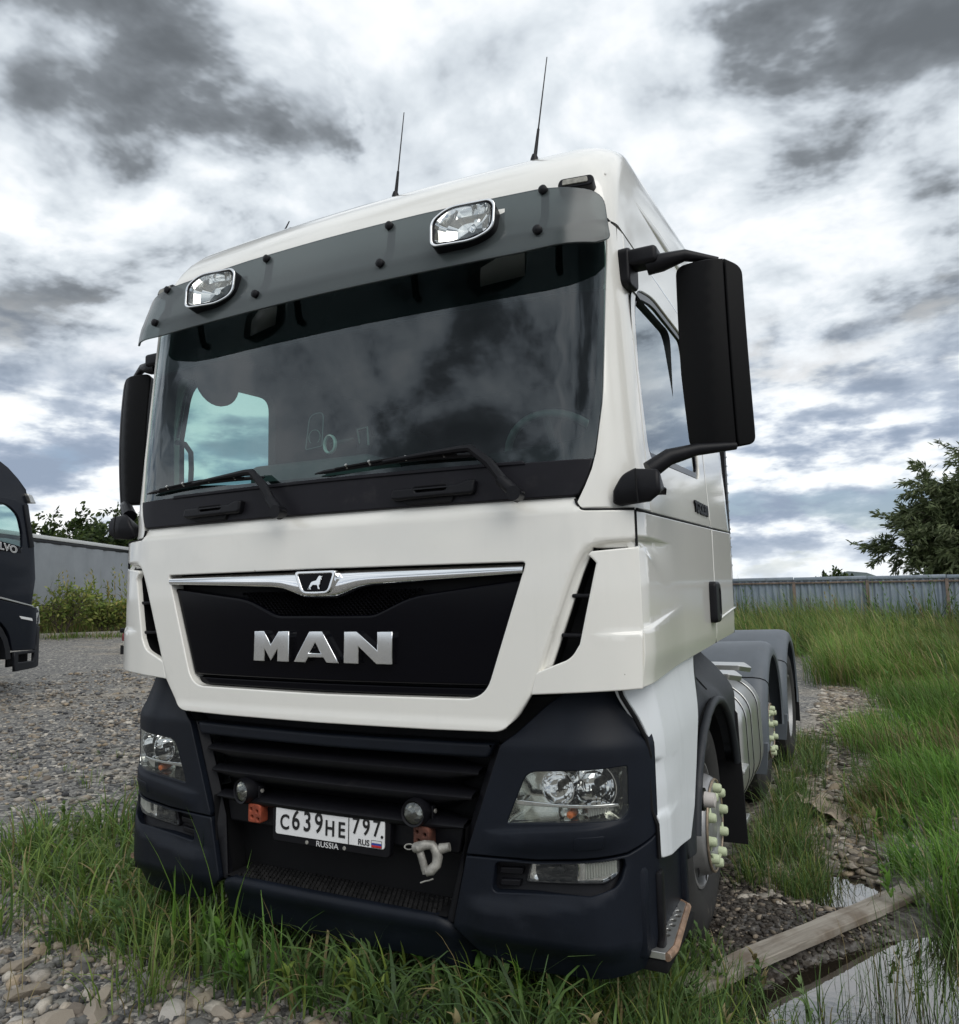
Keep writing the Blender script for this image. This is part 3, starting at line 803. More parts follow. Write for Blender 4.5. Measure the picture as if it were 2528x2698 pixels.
# ---- doors and cab sides
for s in (1, -1):
    D = empty('door', (0, 0, 0), parent=T)
    def S_low(y, z, s=s):
        zc = 1.492 + 0.11 * max(0, y - 0.1)
        d = 0.016 * (1 - sstep(0.1, 0.75, y)) * sstep(zc + 0.012, zc - 0.002, z)
        d -= 0.020 * (1 - sstep(0.05, 0.60, y)) * sstep(1.808, 1.800, z) * sstep(1.775 - 0.5 * max(0, y - 0.10), 1.795, z)
        xx = 1.250 - 0.22 * max(0.0, 0.17 - y) ** 1.5 * 2
        return (s * (xx + d - 0.012 * sstep(1.42, 1.31, z)), y, z)
    low = [(0.068, 1.303), (0.068, 1.897), (0.25, 1.899), (1.497, 1.925), (1.497, 1.352, 0.02), (0.6, 1.325)]
    cl = [[(y, 1.492 + 0.11 * max(0, y - 0.1) + o_) for y in [0.08 + 0.7 * k / 40 for k in range(41)]] for o_ in (0.012, 0.005, -0.002)] + [[(y, z_) for y in [0.08 + 0.55 * k / 30 for k in range(31)]] for z_ in (1.808, 1.804, 1.800)]
    skin('lower_panel', rp(low), S_low, WHITE, D, out=(s, 0, 0), g=0.02, r=0.005, depth=0.02, lines=cl)
    def S_up(y, z, s=s): return (s * (xs(max(z, 1.92)) + 0.000), y, z)
    up = [(0.266, 1.907), (0.268, 2.985), (1.497, 2.985), (1.497, 1.933), (0.35, 1.908)]
    win = rp([(0.325, 2.115, 0.08), (0.300, 2.45), (0.345, 2.80, 0.16), (0.70, 2.875, 0.1), (1.34, 2.885, 0.10), (1.36, 2.16, 0.08)], 8)
    fr = skin('upper_frame', rp(up), S_up, WHITE, D, out=(s, 0, 0), g=0.05, r=0.006, depth=0.02, holes=[win], hdepth=0.03)
    wi = _offset(win if _area(win) > 0 else win[::-1], 0.034)
    skin('window_seal', win, lambda y, z, s=s: (s * (xs(z) - 0.008), y, z), GLOSS, D, out=(s, 0, 0), g=0.04, r=0.005, depth=0.02, holes=[wi])
    skin('window', wi, lambda y, z, s=s: (s * (xs(z) - 0.016), y, z), SIDEGLASS, D, out=(s, 0, 0), g=0.1, r=0, depth=0)
    # handle: a rounded loop standing on the door skin
    hd = empty('handle', (s * 1.25, 1.41, 1.56), parent=D)
    ho = rp([(-0.075, -0.10, 0.03), (-0.075, 0.10, 0.03), (0.075, 0.10, 0.05), (0.075, -0.10, 0.05)])
    hh = rp([(0.018, -0.062, 0.02), (0.018, 0.062, 0.02), (0.052, 0.058, 0.02), (0.052, -0.058, 0.02)])
    skin('grip', ho, flat((s * 0.034, 0, 0), (0, 1, 0), (0, 0, 1)), BLACK, hd, out=(s, 0, 0), g=0.03, r=0.014, depth=0.022, holes=[hh])
    text_mesh('badge', 'TGX26.500', 0.070, BLACK, D, loc=(s * 1.2455, 1.27, 2.005), rot=(R(90), 0, R(90 * s)), ext=0.004, sx=1.0, bold=0.003)
    # side panel behind the door
    P = empty('sleeper_side', (0, 0, 0), parent=T)
    skin('lower_panel', rp([(1.512, 1.353), (1.512, 1.925), (2.27, 1.945), (2.27, 1.60), (2.25, 1.38, 0.05), (2.20, 1.372)]), lambda y, z, s=s: (s * (1.249 - 0.012 * sstep(1.42, 1.31, z) - 0.03 * sstep(2.1, 2.3, y)), y, z), WHITE, P, out=(s, 0, 0), g=0.06, r=0.006, depth=0.02)
    skin('upper_panel', rp([(1.512, 1.933), (1.512, 2.985), (2.27, 2.985), (2.27, 1.953)]), lambda y, z, s=s: (s * (xs(max(z, 1.92)) - 0.03 * sstep(2.1, 2.3, y)), y, z), WHITE, P, out=(s, 0, 0), g=0.08, r=0.006, depth=0.02)
    skin('crease', rp([(1.60, 1.462), (2.14, 1.508), (2.14, 1.518), (1.60, 1.474)]), flat((s * 1.256, 0, 0), (0, 1, 0), (0, 0, 1)), WHITE, P, out=(s, 0, 0), g=0.1, r=0.004, depth=0.01)
    ex = empty('side_extender', (0, 0, 0), parent=T)
    skin('rubber_edge', rp([(2.28, 1.36), (2.28, 2.70), (2.345, 2.66), (2.36, 1.9), (2.37, 1.6), (2.33, 1.36)]), lambda y, z, s=s: (s * 1.216, y, z), BLACK, ex, out=(s, 0, 0), g=0.1, r=0.004, depth=0.03)
    V, F = [], []
    for k in range(16):
        z = 1.75 + k * 0.055
        b = len(V)
        V += [(s * 1.222, 2.30, z), (s * 1.222, 2.345, z + 0.008), (s * 1.222, 2.345, z + 0.018), (s * 1.222, 2.30, z + 0.010)]; F.append((b, b + 1, b + 2, b + 3))
    mesh('ribs', V, F, ALU, ex, smooth=False)
box('cab_back', (0, 2.265, 2.35), (2.36, 0.02, 1.98), GREY2, T)

# ---- black tubes in the panel gaps, standing in for the shade of the shut lines
for s in (1, -1):
    def sx(y, z): return s * (xs(max(z, 1.92)) - 0.0065)
    tube('shut_line_shade', [(s * 1.2435, 0.07, 1.902), (s * 1.2435, 0.26, 1.9035), (s * 1.2435, 1.5, 1.929), (s * 1.236, 2.2, 1.947)], 0.0052, DEEP, T, n=6)
    tube('shut_line_shade', [(s * x, S_pan(x, 1.9)[1] + 0.007, z) for x, z in ((1.049, 1.945), (1.056, 1.925), (1.072, 1.906), (1.12, 1.9035), (1.18, 1.903), (1.236, 1.903))], 0.0052, DEEP, T, n=6)
    tube('shut_line_shade', [(s * 1.2385, 0.0665, 1.776), (s * 1.2385, 0.0665, 1.90)], 0.0050, DEEP, T, n=6)
    tube('shut_line_shade', [(sx(0, z), 0.2615, z) for z in (1.91, 2.3, 2.7, 2.985)], 0.0045, DEEP, T, n=6)
    tube('shut_line_shade', [(sx(0, z), 1.5045, z) for z in (1.355, 1.9, 2.3, 2.7, 2.985)], 0.0060, DEEP, T, n=6)
    tube('shut_line_shade', [(s * 1.158, 0.135, 2.9875), (s * 1.165, 0.185, 2.9875), (s * 1.1735, 0.30, 2.9875), (s * 1.1735, 2.25, 2.9875)], 0.0055, DEEP, T, n=6)

# ---- cabin interior
IN = empty('cabin', (0, 0, 0), parent=T)
for s in (1, -1):
    wh = rp([(0.25, 2.13, 0.06), (0.24, 2.5), (0.26, 2.77, 0.08), (0.98, 2.80, 0.08), (0.98, 2.13, 0.04)])
    skin('side_lining', [(0.06, 1.60), (0.10, 2.1), (0.20, 2.985), (2.12, 2.985), (2.12, 1.6)], lambda y, z, s=s: (s * (1.135 + 0.02 * sstep(0.5, 0.0, y)), y, z), INTER, IN, out=(-s, 0, 0), g=0.12, r=0.01, depth=0.02, holes=[wh], hdepth=0.05)
mesh('lining', [(-1.16, 2.1, 1.6), (1.16, 2.1, 1.6), (1.16, 2.1, 2.96), (-1.16, 2.1, 2.96), (-1.16, 0.2, 2.96), (1.16, 0.2, 2.96), (-1.16, 0.1, 1.62), (1.16, 0.1, 1.62)],
     [(0, 3, 2, 1), (3, 4, 5, 2), (0, 1, 7, 6)], INTER, IN, smooth=False)
box('dashboard', (0, 0.43, 1.90), (2.24, 0.66, 0.40), DASH, IN, bev=0.07, seg=4)
box('binnacle', (0.70, 0.50, 2.12), (0.58, 0.30, 0.14), DASH, IN, bev=0.05, seg=3)
box('dash_tray', (-0.34, 0.42, 2.15), (0.70, 0.30, 0.21), DASH, IN, bev=0.04, seg=3)
sw = empty('steering_wheel', (0.75, 0.66, 2.20), parent=IN, rot=(R(-52), 0, 0))
tube('rim', [(0.235 * math.cos(a), 0.235 * math.sin(a), 0) for a in [2 * math.pi * k / 40 for k in range(41)]], 0.017, WHEELGREY, sw, n=10)
lathe('hub', [(-0.05, 0.03), (-0.02, 0.085), (0.01, 0.08), (0.015, 0.0)], INTER, sw, n=24, axis='z')
for a in (0.2, math.pi - 0.2, -math.pi / 2):
    tube('spoke', [(0.06 * math.cos(a), 0.06 * math.sin(a), -0.01), (0.23 * math.cos(a), 0.23 * math.sin(a), 0)], 0.016, INTER, sw, n=8, flat=0.5)
for x in (-0.68, 0.70):
    st = empty('seat', (x, 1.30, 1.62), parent=IN)
    box('cushion', (0, -0.10, 0.20), (0.52, 0.52, 0.16), SEAT, st, bev=0.06, seg=4)
    box('backrest', (0, 0.19, 0.62), (0.50, 0.16, 0.78), SEAT, st, bev=0.07, seg=4, rot=(R(-8), 0, 0))
    box('headrest', (0, 0.25, 1.08), (0.30, 0.12, 0.18), SEAT, st, bev=0.05, seg=4)
# things seen through the glass
tube('grab_handle', [(-1.09, 0.20, 2.40), (-1.085, 0.25, 2.40), (-1.08, 0.285, 2.36), (-1.08, 0.29, 2.28), (-1.08, 0.285, 2.14)], 0.013, INTER, IN, n=8)
V = [(-1.120, 0.49 + 0.155 * math.cos(a), 2.79 + 0.14 * math.sin(a)) for a in [2 * math.pi * k / 28 for k in range(28)]]
mesh('window_ornament', V + [(-1.108, v[1], v[2]) for v in V], [tuple(range(28)), tuple(28 + k for k in range(28))] + [(k, (k + 1) % 28, 28 + (k + 1) % 28, 28 + k) for k in range(28)], INTER, IN)
dv = empty('windscreen_device', (-0.078, S_ws(0, 2.31)[1] + 0.030, 2.312), parent=IN)
do = rp([(-0.044, -0.078, 0.008), (-0.036, 0.07, 0.03), (0.036, 0.078, 0.03), (0.040, -0.070, 0.008)])
skin('case', do, flat((0, -0.012, 0), (1, 0, 0), (0, 0.11, 1)), DEEP, dv, g=0.03, r=0.005, depth=0.02)
tube('outline', [(x_, -0.012 + 0.11 * z_, z_) for x_, z_ in do + do[:1]], 0.0022, pmat('device_edge', (0.15, 0.155, 0.16), 0.4), dv, n=5)
tube('ring', [(0.029 * math.cos(a) - 0.001, -0.016, 0.030 * math.sin(a) - 0.028) for a in [2 * math.pi * k / 28 for k in range(29)]], 0.0022, WHEELGREY, dv, n=5)
su = empty('suction_cup', (0.005, S_ws(0, 2.24)[1] + 0.014, 2.243), parent=IN)
tube('rim', [(0.027 * math.cos(a), 0, 0.036 * math.sin(a)) for a in [2 * math.pi * k / 28 for k in range(29)]], 0.011, pmat('cup_grey', (0.42, 0.47, 0.45), 0.5, var=0.2, vscale=50), su, n=6, flat=0.5)
tube('stem', [(0.0, 0.0, 0.0), (0.05, 0.09, 0.03)], 0.010, INTER, su, n=6)
tube('phone_frame', [(0.10, 0.07, 0.0), (0.10, 0.05, 0.06), (0.15, 0.05, 0.065), (0.155, 0.05, -0.01)], 0.004, WHEELGREY, IN, n=5, loc=tuple(su.location))
box('phone_holder', (0.125, su.location.y + 0.07, 2.26), (0.055, 0.01, 0.08), DEEP, IN)

# ---- mirrors
for s in (1, -1):
    M = empty('mirror', (0, 0, 0), parent=T)
    def S_mir(x, z, s=s):
        u = (x - 1.49) / 0.125
        return (s * x, 0.225 + 0.034 * u * u + 0.02 * ((z - 2.46) / 0.34) ** 2 + 0.03 * (u > 0) * u, z)
    mo = rp([(1.368, 2.812, 0.035), (1.545, 2.806), (1.556, 2.12), (1.392, 2.118, 0.04), (1.374, 2.4)])
    skin('shell', mo, S_mir, MIRROR_SHELL, M, out=(0, -1, 0), g=0.03, r=0.008, depth=0.10, back=True)
    m2 = rp([(1.5465, 2.806), (1.604, 2.775, 0.05), (1.616, 2.19), (1.616, 2.128, 0.04), (1.5575, 2.120)])
    skin('outer_shell', m2, S_mir, MIRROR_SHELL, M, out=(0, -1, 0), g=0.03, r=0.007, depth=0.10, back=True)
    mp = empty('upper_mount', (0, 0, 0), parent=M)
    skin('plate', rp([(0.185, 2.745, 0.03), (0.185, 2.895, 0.03), (0.29, 2.895, 0.03), (0.29, 2.745, 0.03)]), lambda y, z, s=s: (s * (1.222 + 0.10 * (y - 0.19)), y, z), BLACK, mp, out=(s, 0, 0), g=0.03, r=0.012, depth=0.04)
    box('block', (s * 1.262, 0.235, 2.850), (0.12, 0.09, 0.065), BLACK, mp, bev=0.016, seg=3)
    tube('arm', [(s * 1.275, 0.235, 2.815), (s * 1.33, 0.24, 2.825), (s * 1.41, 0.26, 2.842), (s * 1.52, 0.30, 2.815)], [0.03, 0.034, 0.022, 0.012], BLACK, mp, n=10)
    lm = empty('lower_mount', (0, 0, 0), parent=M)
    lo = rp([(1.165, 1.918, 0.012), (1.170, 1.965), (1.205, 2.025, 0.02), (1.245, 2.045), (1.335, 2.035, 0.02), (1.340, 1.945, 0.02), (1.30, 1.915), (1.2, 1.906)])
    skin('pod', lo, lambda x, z, s=s: (s * x, 0.035 + 0.55 * max(0, 1.25 - x) ** 2 * 4 - 0.05 * (1 - ((z - 1.97) / 0.07) ** 2) * 0.5 + 0.08 * max(0, x - 1.25), z), BLACK, lm, out=(0, -1, 0), g=0.02, r=0.015, depth=0.13, back=True)
    tube('pod_seam', [(s * 1.262, 0.002, 2.032), (s * 1.264, -0.004, 1.97), (s * 1.266, 0.004, 1.915)], 0.003, DEEP, lm, n=5)
    tube('arm', [(s * 1.285, 0.10, 2.035), (s * 1.345, 0.13, 2.080), (s * 1.43, 0.19, 2.108), (s * 1.55, 0.27, 2.122)], [0.034, 0.030, 0.022, 0.014], BLACK, lm, n=10)

# ---- bumper
BU = empty('bumper', (0, 0, 0), parent=T)
RC = 0.28
A0 = 0.97
def seg_line(pts, x):
    return lerp_tab(pts, abs(x))
HL_LEDGE = [(0.70, 0.800), (1.0, 0.838), (1.18, 0.862), (1.30, 0.90)]
FOG_LINE = [(0.62, 0.548), (0.80, 0.560), (1.0, 0.592), (1.12, 0.64), (1.22, 0.74)]
def S_bum(u, z, d=0.0):
    s = 1 if u >= 0 else -1; a = abs(u)
    off = 0.42 * max(0.0, z - 1.085) ** 1.0 * sstep(1.07, 1.16, z) + 0.9 * max(0.0, 0.47 - z) ** 1.3 * 0.8
    # ledge under the lamp and swell under the fog lamp
    zl = seg_line(HL_LEDGE, a)
    bump = 0.016 * sstep(zl + 0.012, zl - 0.008, z) * sstep(zl - 0.10, zl - 0.03, z) * sstep(0.66, 0.76, a)
    zf = seg_line(FOG_LINE, a)
    bump += 0.026 * sstep(zf + 0.045, zf - 0.015, z) * sstep(0.40, 0.47, z) * sstep(0.58, 0.70, a)
    bump *= 1 - sstep(1.05, 1.22, a)
    if a <= A0: x = a; y = -0.030 + 0.045 * a * a; nx, ny = 0.0, -1.0
    else:
        t = (a - A0) / RC
        x = A0 + RC * math.sin(t); y = -0.030 + 0.045 * A0 * A0 + RC * (1 - math.cos(t)); nx, ny = math.sin(t), -math.cos(t)
    # the inner edge turns back towards the grille
    y += 0.0 if a > 0.7 else 0.0
    b = bump + d
    return (s * (x + nx * b - nx * off * 0.6), y + ny * b + off * (0.35 - 0.65 * ny), z)
for s in (1, -1):
    Fm = (lambda p: p) if s > 0 else mir
    C1 = empty('bumper_corner', (0, 0, 0), parent=BU)
    up = [(0.606, 0.716), (0.745, 1.100, 0.015), (0.80, 1.142), (0.905, 1.242, 0.03), (0.965, 1.280, 0.02), (1.22, 1.304), (1.30, 1.285, 0.03), (1.325, 1.10), (1.325, 0.81), (1.285, 0.794), (1.18, 0.760), (0.87, 0.724)]
    hl = rp([(0.840, 1.012, 0.035), (1.192, 1.040, 0.012), (1.190, 0.896, 0.02), (1.165, 0.870, 0.02), (0.762, 0.836, 0.012)])
    ledge = [[(s * u, seg_line(HL_LEDGE, u) + o_) for u in [0.66 + 0.64 * k / 40 for k in range(41)]] for o_ in (0.012, 0.002, -0.008, -0.03)]
    skin('upper_shell', Fm(rp(up)), S_bum, GREY, C1, g=0.02, r=0.005, depth=0.03, holes=[Fm(hl)], hdepth=0.035, lines=ledge)
    lw = [(0.606, 0.710), (0.87, 0.717), (1.18, 0.753), (1.285, 0.787), (1.325, 0.803), (1.325, 0.42), (1.29, 0.375, 0.05), (1.1, 0.345), (0.79, 0.334, 0.02), (0.648, 0.372), (0.551, 0.468)]
    fg = rp([(0.716, 0.700, 0.02), (0.702, 0.600, 0.025), (1.05, 0.632), (1.145, 0.662, 0.05), (1.172, 0.72), (1.168, 0.742, 0.01)])
    skin('lower_shell', Fm(rp(lw)), S_bum, GREY, C1, g=0.022, r=0.006, depth=0.03, holes=[Fm(fg)], hdepth=0.03)
    wz = rp([(0.998, 0.768, 0.012), (1.006, 0.816, 0.012), (1.102, 0.824, 0.012), (1.095, 0.778, 0.012)])
    skin('washer_cover', Fm(wz), lambda u, v: S_bum(u, v, 0.003), GREY, C1, g=0.02, r=0.003, depth=0.004)
    # headlamp
    H = empty('headlight', (0, 0, 0), parent=T)
    hb = rp([(0.825, 1.020), (1.21, 1.048), (1.205, 0.875), (1.165, 0.862), (0.748, 0.826)])
    skin('bucket', Fm(hb), lambda u, v: S_bum(u, v, -0.135), pmat('lamp_bucket', (0.66, 0.67, 0.63), 0.14, metal=1.0) if 'lamp_bucket' not in MATS else MATS['lamp_bucket'], H, g=0.06, r=0, depth=0)
    V, F = [], []
    n = len(hl); hq = Fm(hl)
    for d in (-0.004, -0.135):
        for p in hq: V.append(Vector(S_bum(p[0], p[1], d)))
    for i in range(n): F.append((i, (i + 1) % n, n + (i + 1) % n, n + i))
    mesh('bucket_wall', V, F, MATS['lamp_bucket'], H)
    for cxp, czp, rr in ((0.940, 0.962, 0.056), (1.082, 0.966, 0.072)):
        q = Vector(S_bum(s * cxp, czp, -0.030 if cxp < 1 else -0.060))
        rotz = -s * 0.06
        lathe('reflector_bowl', [(0.0, rr), (0.002, rr * 0.99), (0.022, rr * 0.93), (0.045, rr * 0.76), (0.062, rr * 0.5), (0.070, 0.012), (0.070, 0.0)], REFL, H, n=36, axis='y', loc=tuple(q), rot=(0, 0, rotz), sharp=60)
        lathe('bezel', [(0.004, rr * 1.02), (-0.006, rr * 1.05), (-0.006, rr * 1.10), (0.02, rr * 1.14)], CHROME, H, n=36, axis='y', loc=tuple(q), rot=(0, 0, rotz))
        lathe('bulb', [(0.0, 0.0), (0.002, rr * 0.20), (0.03, rr * 0.22), (0.065, rr * 0.16)], BLACK, H, n=16, axis='y', loc=tuple(q + Vector((s * rr * 0.12, 0, rr * 0.15))))
        V, F = [], []
        for k in range(7):
            xx = -rr * 0.75 + k * rr * 0.25; hgt = math.sqrt(max(0, rr * rr * 0.8 - xx * xx)) * 0.95
            b = len(V); yy = 0.05
            V += [(xx, yy, -hgt), (xx + rr * 0.12, yy - 0.012, -hgt), (xx + rr * 0.12, yy - 0.012, -hgt * 0.1), (xx, yy, -hgt * 0.1)]; F.append((b, b + 1, b + 2, b + 3))
        mesh('flutes', V, F, REFL, H, smooth=False, loc=tuple(q))
    # chrome shelf across, lower chamber with amber bulb and ribbed position lamp
    sh = rp([(0.785, 0.902), (0.80, 0.912), (0.93, 0.908), (1.16, 0.916), (1.165, 0.905), (1.0, 0.898), (0.80, 0.894)])
    skin('chrome_shelf', Fm(sh), lambda u, v: S_bum(u, v, -0.020), CHROME, H, g=0.03, r=0.003, depth=0.07)
    q = Vector(S_bum(s * 0.978, 0.872, -0.07))
    lathe('indicator_bowl', [(0.0, 0.055), (0.02, 0.045), (0.04, 0.0)], MATS['lamp_bucket'], H, n=24, axis='y', loc=tuple(q))
    lathe('amber_bulb', [(-0.028, 0.0), (-0.024, 0.012), (0.0, 0.016), (0.03, 0.012)], AMBER, H, n=14, axis='y', loc=tuple(q + Vector((0, -0.012, 0))))
    V, F = [], []
    for k in range(11):
        b = len(V); u = s * (1.045 + k * 0.0098)
        for du, dd in ((0, -0.045), (0.0049, -0.037), (0.0098, -0.045)):
            for zz in (0.868 + 0.002 * k, 0.900):
                V.append(Vector(S_bum(u + s * du, zz, dd)))
        F += [(b, b + 2, b + 3, b + 1), (b + 2, b + 4, b + 5, b + 3)]
    mesh('position_lens', V, F, pmat('ribbed_clear', (0.80, 0.81, 0.78), 0.15, metal=0.6) if 'ribbed_clear' not in MATS else MATS['ribbed_clear'], H, smooth=False)
    skin('lens', Fm(hl), lambda u, v: S_bum(u, v, -0.006), LENS, H, g=0.05, r=0, depth=0)
    # fog lamp unit
    K = empty('fog_light', (0, 0, 0), parent=T)
    skin('surround', Fm(rp([(0.700, 0.712), (0.69, 0.585), (1.06, 0.618), (1.16, 0.65), (1.19, 0.73), (1.185, 0.758)])), lambda u, v: S_bum(u, v, -0.036), BLACK, K, g=0.06, r=0, depth=0)
    fl = rp([(0.842, 0.706, 0.005), (1.152, 0.738, 0.012), (1.150, 0.694, 0.03), (1.10, 0.668, 0.02), (0.826, 0.647, 0.008)])
    skin('frame', Fm(_offset(fl if _area(fl) > 0 else fl[::-1], -0.008)), lambda u, v: S_bum(u, v, -0.018), BLACK, K, g=0.05, r=0.003, depth=0.02, holes=[Fm(fl)])
    skin('reflector', Fm(fl), lambda u, v: S_bum(u, v, -0.030 - 0.030 * max(0.0, 1 - ((abs(u) - 0.925) / 0.085) ** 2 - ((v - 0.684) / 0.075) ** 2)), REFL, K, g=0.012, r=0, depth=0)
    q = Vector(S_bum(s * 0.925, 0.686, -0.012))
    lathe('bulb_shield', [(0.0, 0.0), (0.003, 0.013), (0.02, 0.014)], BLACK, K, n=16, axis='y', loc=tuple(q + Vector((s * 0.02, 0, 0.008))))
    V, F = [], []
    for k in range(12):
        b = len(V); u = s * (1.030 + k * 0.0098)
        for du, dd in ((0, -0.022), (0.0049, -0.012), (0.0098, -0.022)):
            for zz in (0.672 + 0.0018 * k, 0.724 + 0.001 * k):
                V.append(Vector(S_bum(u + s * du, zz, dd)))
        F += [(b, b + 2, b + 3, b + 1), (b + 2, b + 4, b + 5, b + 3)]
    mesh('ribbed_lens', V, F, MATS['ribbed_clear'], K, smooth=False)
    skin('lens', Fm(fl), lambda u, v: S_bum(u, v, -0.010), LENS, K, g=0.05, r=0, depth=0)
    for k, zz in enumerate((0.668, 0.628)):
        ve = rp([(0.722, zz - 0.010, 0.004), (0.726, zz + 0.012, 0.004), (0.812 - 0.01 * k, zz + 0.018, 0.004), (0.808 - 0.012 * k, zz - 0.006, 0.004)])
        skin('vent_fin', Fm(ve), lambda u, v: S_bum(u, v, -0.020), BLACK, K, g=0.04, r=0.005, depth=0.02)

# centre of the bumper
CM = empty('bumper_centre', (0, 0, 0), parent=BU)
def S_c(off): return lambda x, z: (x, -0.030 + 0.045 * x * x + off, z)
skin('backing', sym([(0, 1.14), (0.78, 1.14), (0.60, 0.70), (0.54, 0.46), (0, 0.46)]), S_c(0.16), DEEP, CM, g=0.2, r=0, depth=0)
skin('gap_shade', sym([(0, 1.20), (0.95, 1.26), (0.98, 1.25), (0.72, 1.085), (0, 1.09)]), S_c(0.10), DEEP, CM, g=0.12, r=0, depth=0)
skin('top_bar', rp(sym([(0, 1.092), (0.715, 1.098, 0.01), (0.692, 1.045, 0.02), (0, 1.040)])), S_c(0.012), GREY, CM, g=0.08, r=0.014, depth=0.05)
for s in (1, -1):
    sp = [(0.735, 1.095), (0.598, 0.712), (0.545, 0.468), (0.515, 0.468), (0.565, 0.712), (0.695, 1.09)]
    skin('side_cheek', sp if s > 0 else mir(sp), lambda x, z: (x, -0.030 + 0.045 * x * x + 0.02 + 0.9 * max(0, (0.605 + (z - 0.716) * 0.36) - abs(x)), z), BLACK, CM, g=0.04, r=0.004, depth=0.05)
def slat(z, w, h=0.030, dep=0.055, drop=0.045):
    V, F = [], []; n = 40
    for i in range(n + 1):
        x = -w + 2 * w * i / n; t = min(1.0, (w - abs(x)) / 0.14)
        y = -0.012 + 0.045 * x * x
        hh = h * (0.35 + 0.65 * t); dr = drop * t
        prof = [(0.10, 0.026 * t), (0.045, 0.016), (0.008, 0.006), (0.0, -0.002), (0.002, -hh * 0.55), (0.012, -hh), (0.05, -hh - dr * 0.3), (0.10, -hh - dr)]
        for a, b in prof: V.append((x, y + a, z + b))
    m = 8
    for i in range(n):
        for j in range(m - 1):
            a = i * m + j; F.append((a, a + m, a + m + 1, a + 1))
    return mesh('slat', V, F, BLACK, CM, sharp=35)
slat(0.990, 0.650); slat(0.904, 0.622); slat(0.800, 0.588, h=0.022, drop=0.03)
def lower_hook(x, z, s):
    pass
skin('cross_beam', rp(sym([(0, 0.806), (0.575, 0.800, 0.01), (0.55, 0.690, 0.01), (0, 0.690)])), S_c(0.060), BLACK, CM, g=0.1, r=0.01, depth=0.06)
# step recess: floor tread, rear wall, lip
ST = empty('front_step', (0, 0, 0), parent=BU)
V = [(-0.52, -0.005, 0.488), (0.52, -0.005, 0.488), (0.50, 0.22, 0.500), (-0.50, 0.22, 0.500), (0.48, 0.24, 0.66), (-0.48, 0.24, 0.66)]
V += [(-0.57, -0.005, 0.45), (-0.60, 0.0, 0.80), (-0.58, 0.25, 0.80), (-0.55, 0.25, 0.45), (0.57, -0.005, 0.45), (0.60, 0.0, 0.80), (0.58, 0.25, 0.80), (0.55, 0.25, 0.45)]
mesh('recess', V, [(0, 1, 2, 3), (3, 2, 4, 5), (6, 7, 8, 9), (10, 13, 12, 11)], DEEP, ST, smooth=False)
V, F = [], []
for r_ in range(8):
    for c in range(46):
        x = -0.46 + c * 0.0205 + (0.010 if r_ % 2 else 0); y = 0.010 + r_ * 0.022; b = len(V)
        V += [(x - 0.008, y - 0.005, 0.490), (x + 0.008, y - 0.005, 0.490), (x + 0.008, y + 0.005, 0.490), (x - 0.008, y + 0.005, 0.490), (x - 0.005, y, 0.500 + 0.002 * random.random()), (x + 0.005, y + 0.002, 0.5)]
        F += [(b, b + 1, b + 5, b + 4), (b + 1, b + 2, b + 5), (b + 2, b + 3, b + 4, b + 5), (b + 3, b, b + 4)]
mesh('tread', V, F, pmat('worn_tread', (0.009, 0.0085, 0.0085), 0.6, spec=0.12, var=0.8, vscale=30), ST, smooth=False)['kind'] = 'stuff'
V, F = [], []
def lip_row(x, z0):
    y = -0.030 + 0.05 * x * x + 1.3 * max(0.0, abs(x) - 0.53)
    return [(x, y + 0.05, z0 + 0.018), (x, y + 0.02, z0 + 0.020), (x, y + 0.004, z0 + 0.012), (x, y, z0 - 0.004), (x, y + 0.004, z0 - 0.030), (x, y + 0.018, z0 - 0.045), (x, y + 0.028, z0 - 0.09), (x, y + 0.05, z0 - 0.15), (x, y + 0.12, z0 - 0.17)]
xsn = [-0.74, -0.68, -0.62, -0.56, -0.52, -0.48] + [-0.40 + 0.8 * i / 10 for i in range(11)] + [0.48, 0.52, 0.56, 0.62, 0.68, 0.74]
for x in xsn:
    z0 = 0.470 - (max(0, abs(x) - 0.50) * 0.62 if abs(x) > 0.50 else 0)
    V += lip_row(x, z0)
for i in range(len(xsn) - 1):
    for j in range(8):
        a = i * 9 + j; F.append((a, a + 1, a + 10, a + 9))
mesh('lip', V, F, GREY, ST, sharp=50)

# number plate
NP = empty('number_plate', (0, 0.012, 0.740), parent=T, rot=(R(-2), 0, 0))
skin('holder', rp([(-0.280, -0.088, 0.02), (-0.284, 0.066, 0.012), (0.284, 0.066, 0.012), (0.280, -0.088, 0.02)]), flat((0, -0.012, 0), (1, 0, 0), (0, 0, 1)), BLACK, NP, g=0.1, r=0.006, depth=0.02)
pl = skin('plate', rp([(-0.260, -0.056, 0.012), (-0.260, 0.056, 0.012), (0.260, 0.056, 0.012), (0.260, -0.056, 0.012)]), flat((0, -0.017, 0), (1, 0, 0), (0, 0, 1)), PLATEW, NP, g=0.1, r=0.0015, depth=0.003)
def pt_text(s_, x, z, size, sx=1.0, sp=1.0, bold=0.0016, mat=INK):
    text_mesh('character', s_, size, mat, pl, loc=(x, -0.0185, z), ext=0.0005, sx=sx, bold=bold)
for ch, x, z, sz, sx in (('C', -0.213, -0.010, 0.080, 0.86), ('6', -0.157, 0.002, 0.105, 0.80), ('3', -0.100, 0.002, 0.105, 0.80), ('9', -0.044, 0.002, 0.105, 0.80), ('H', 0.010, -0.010, 0.080, 0.84), ('E', 0.065, -0.010, 0.080, 0.88),
                         ('7', 0.132, 0.014, 0.086, 0.82), ('9', 0.179, 0.014, 0.086, 0.82), ('7', 0.226, 0.014, 0.086, 0.82)):
    pt_text(ch, x, z, sz, sx)
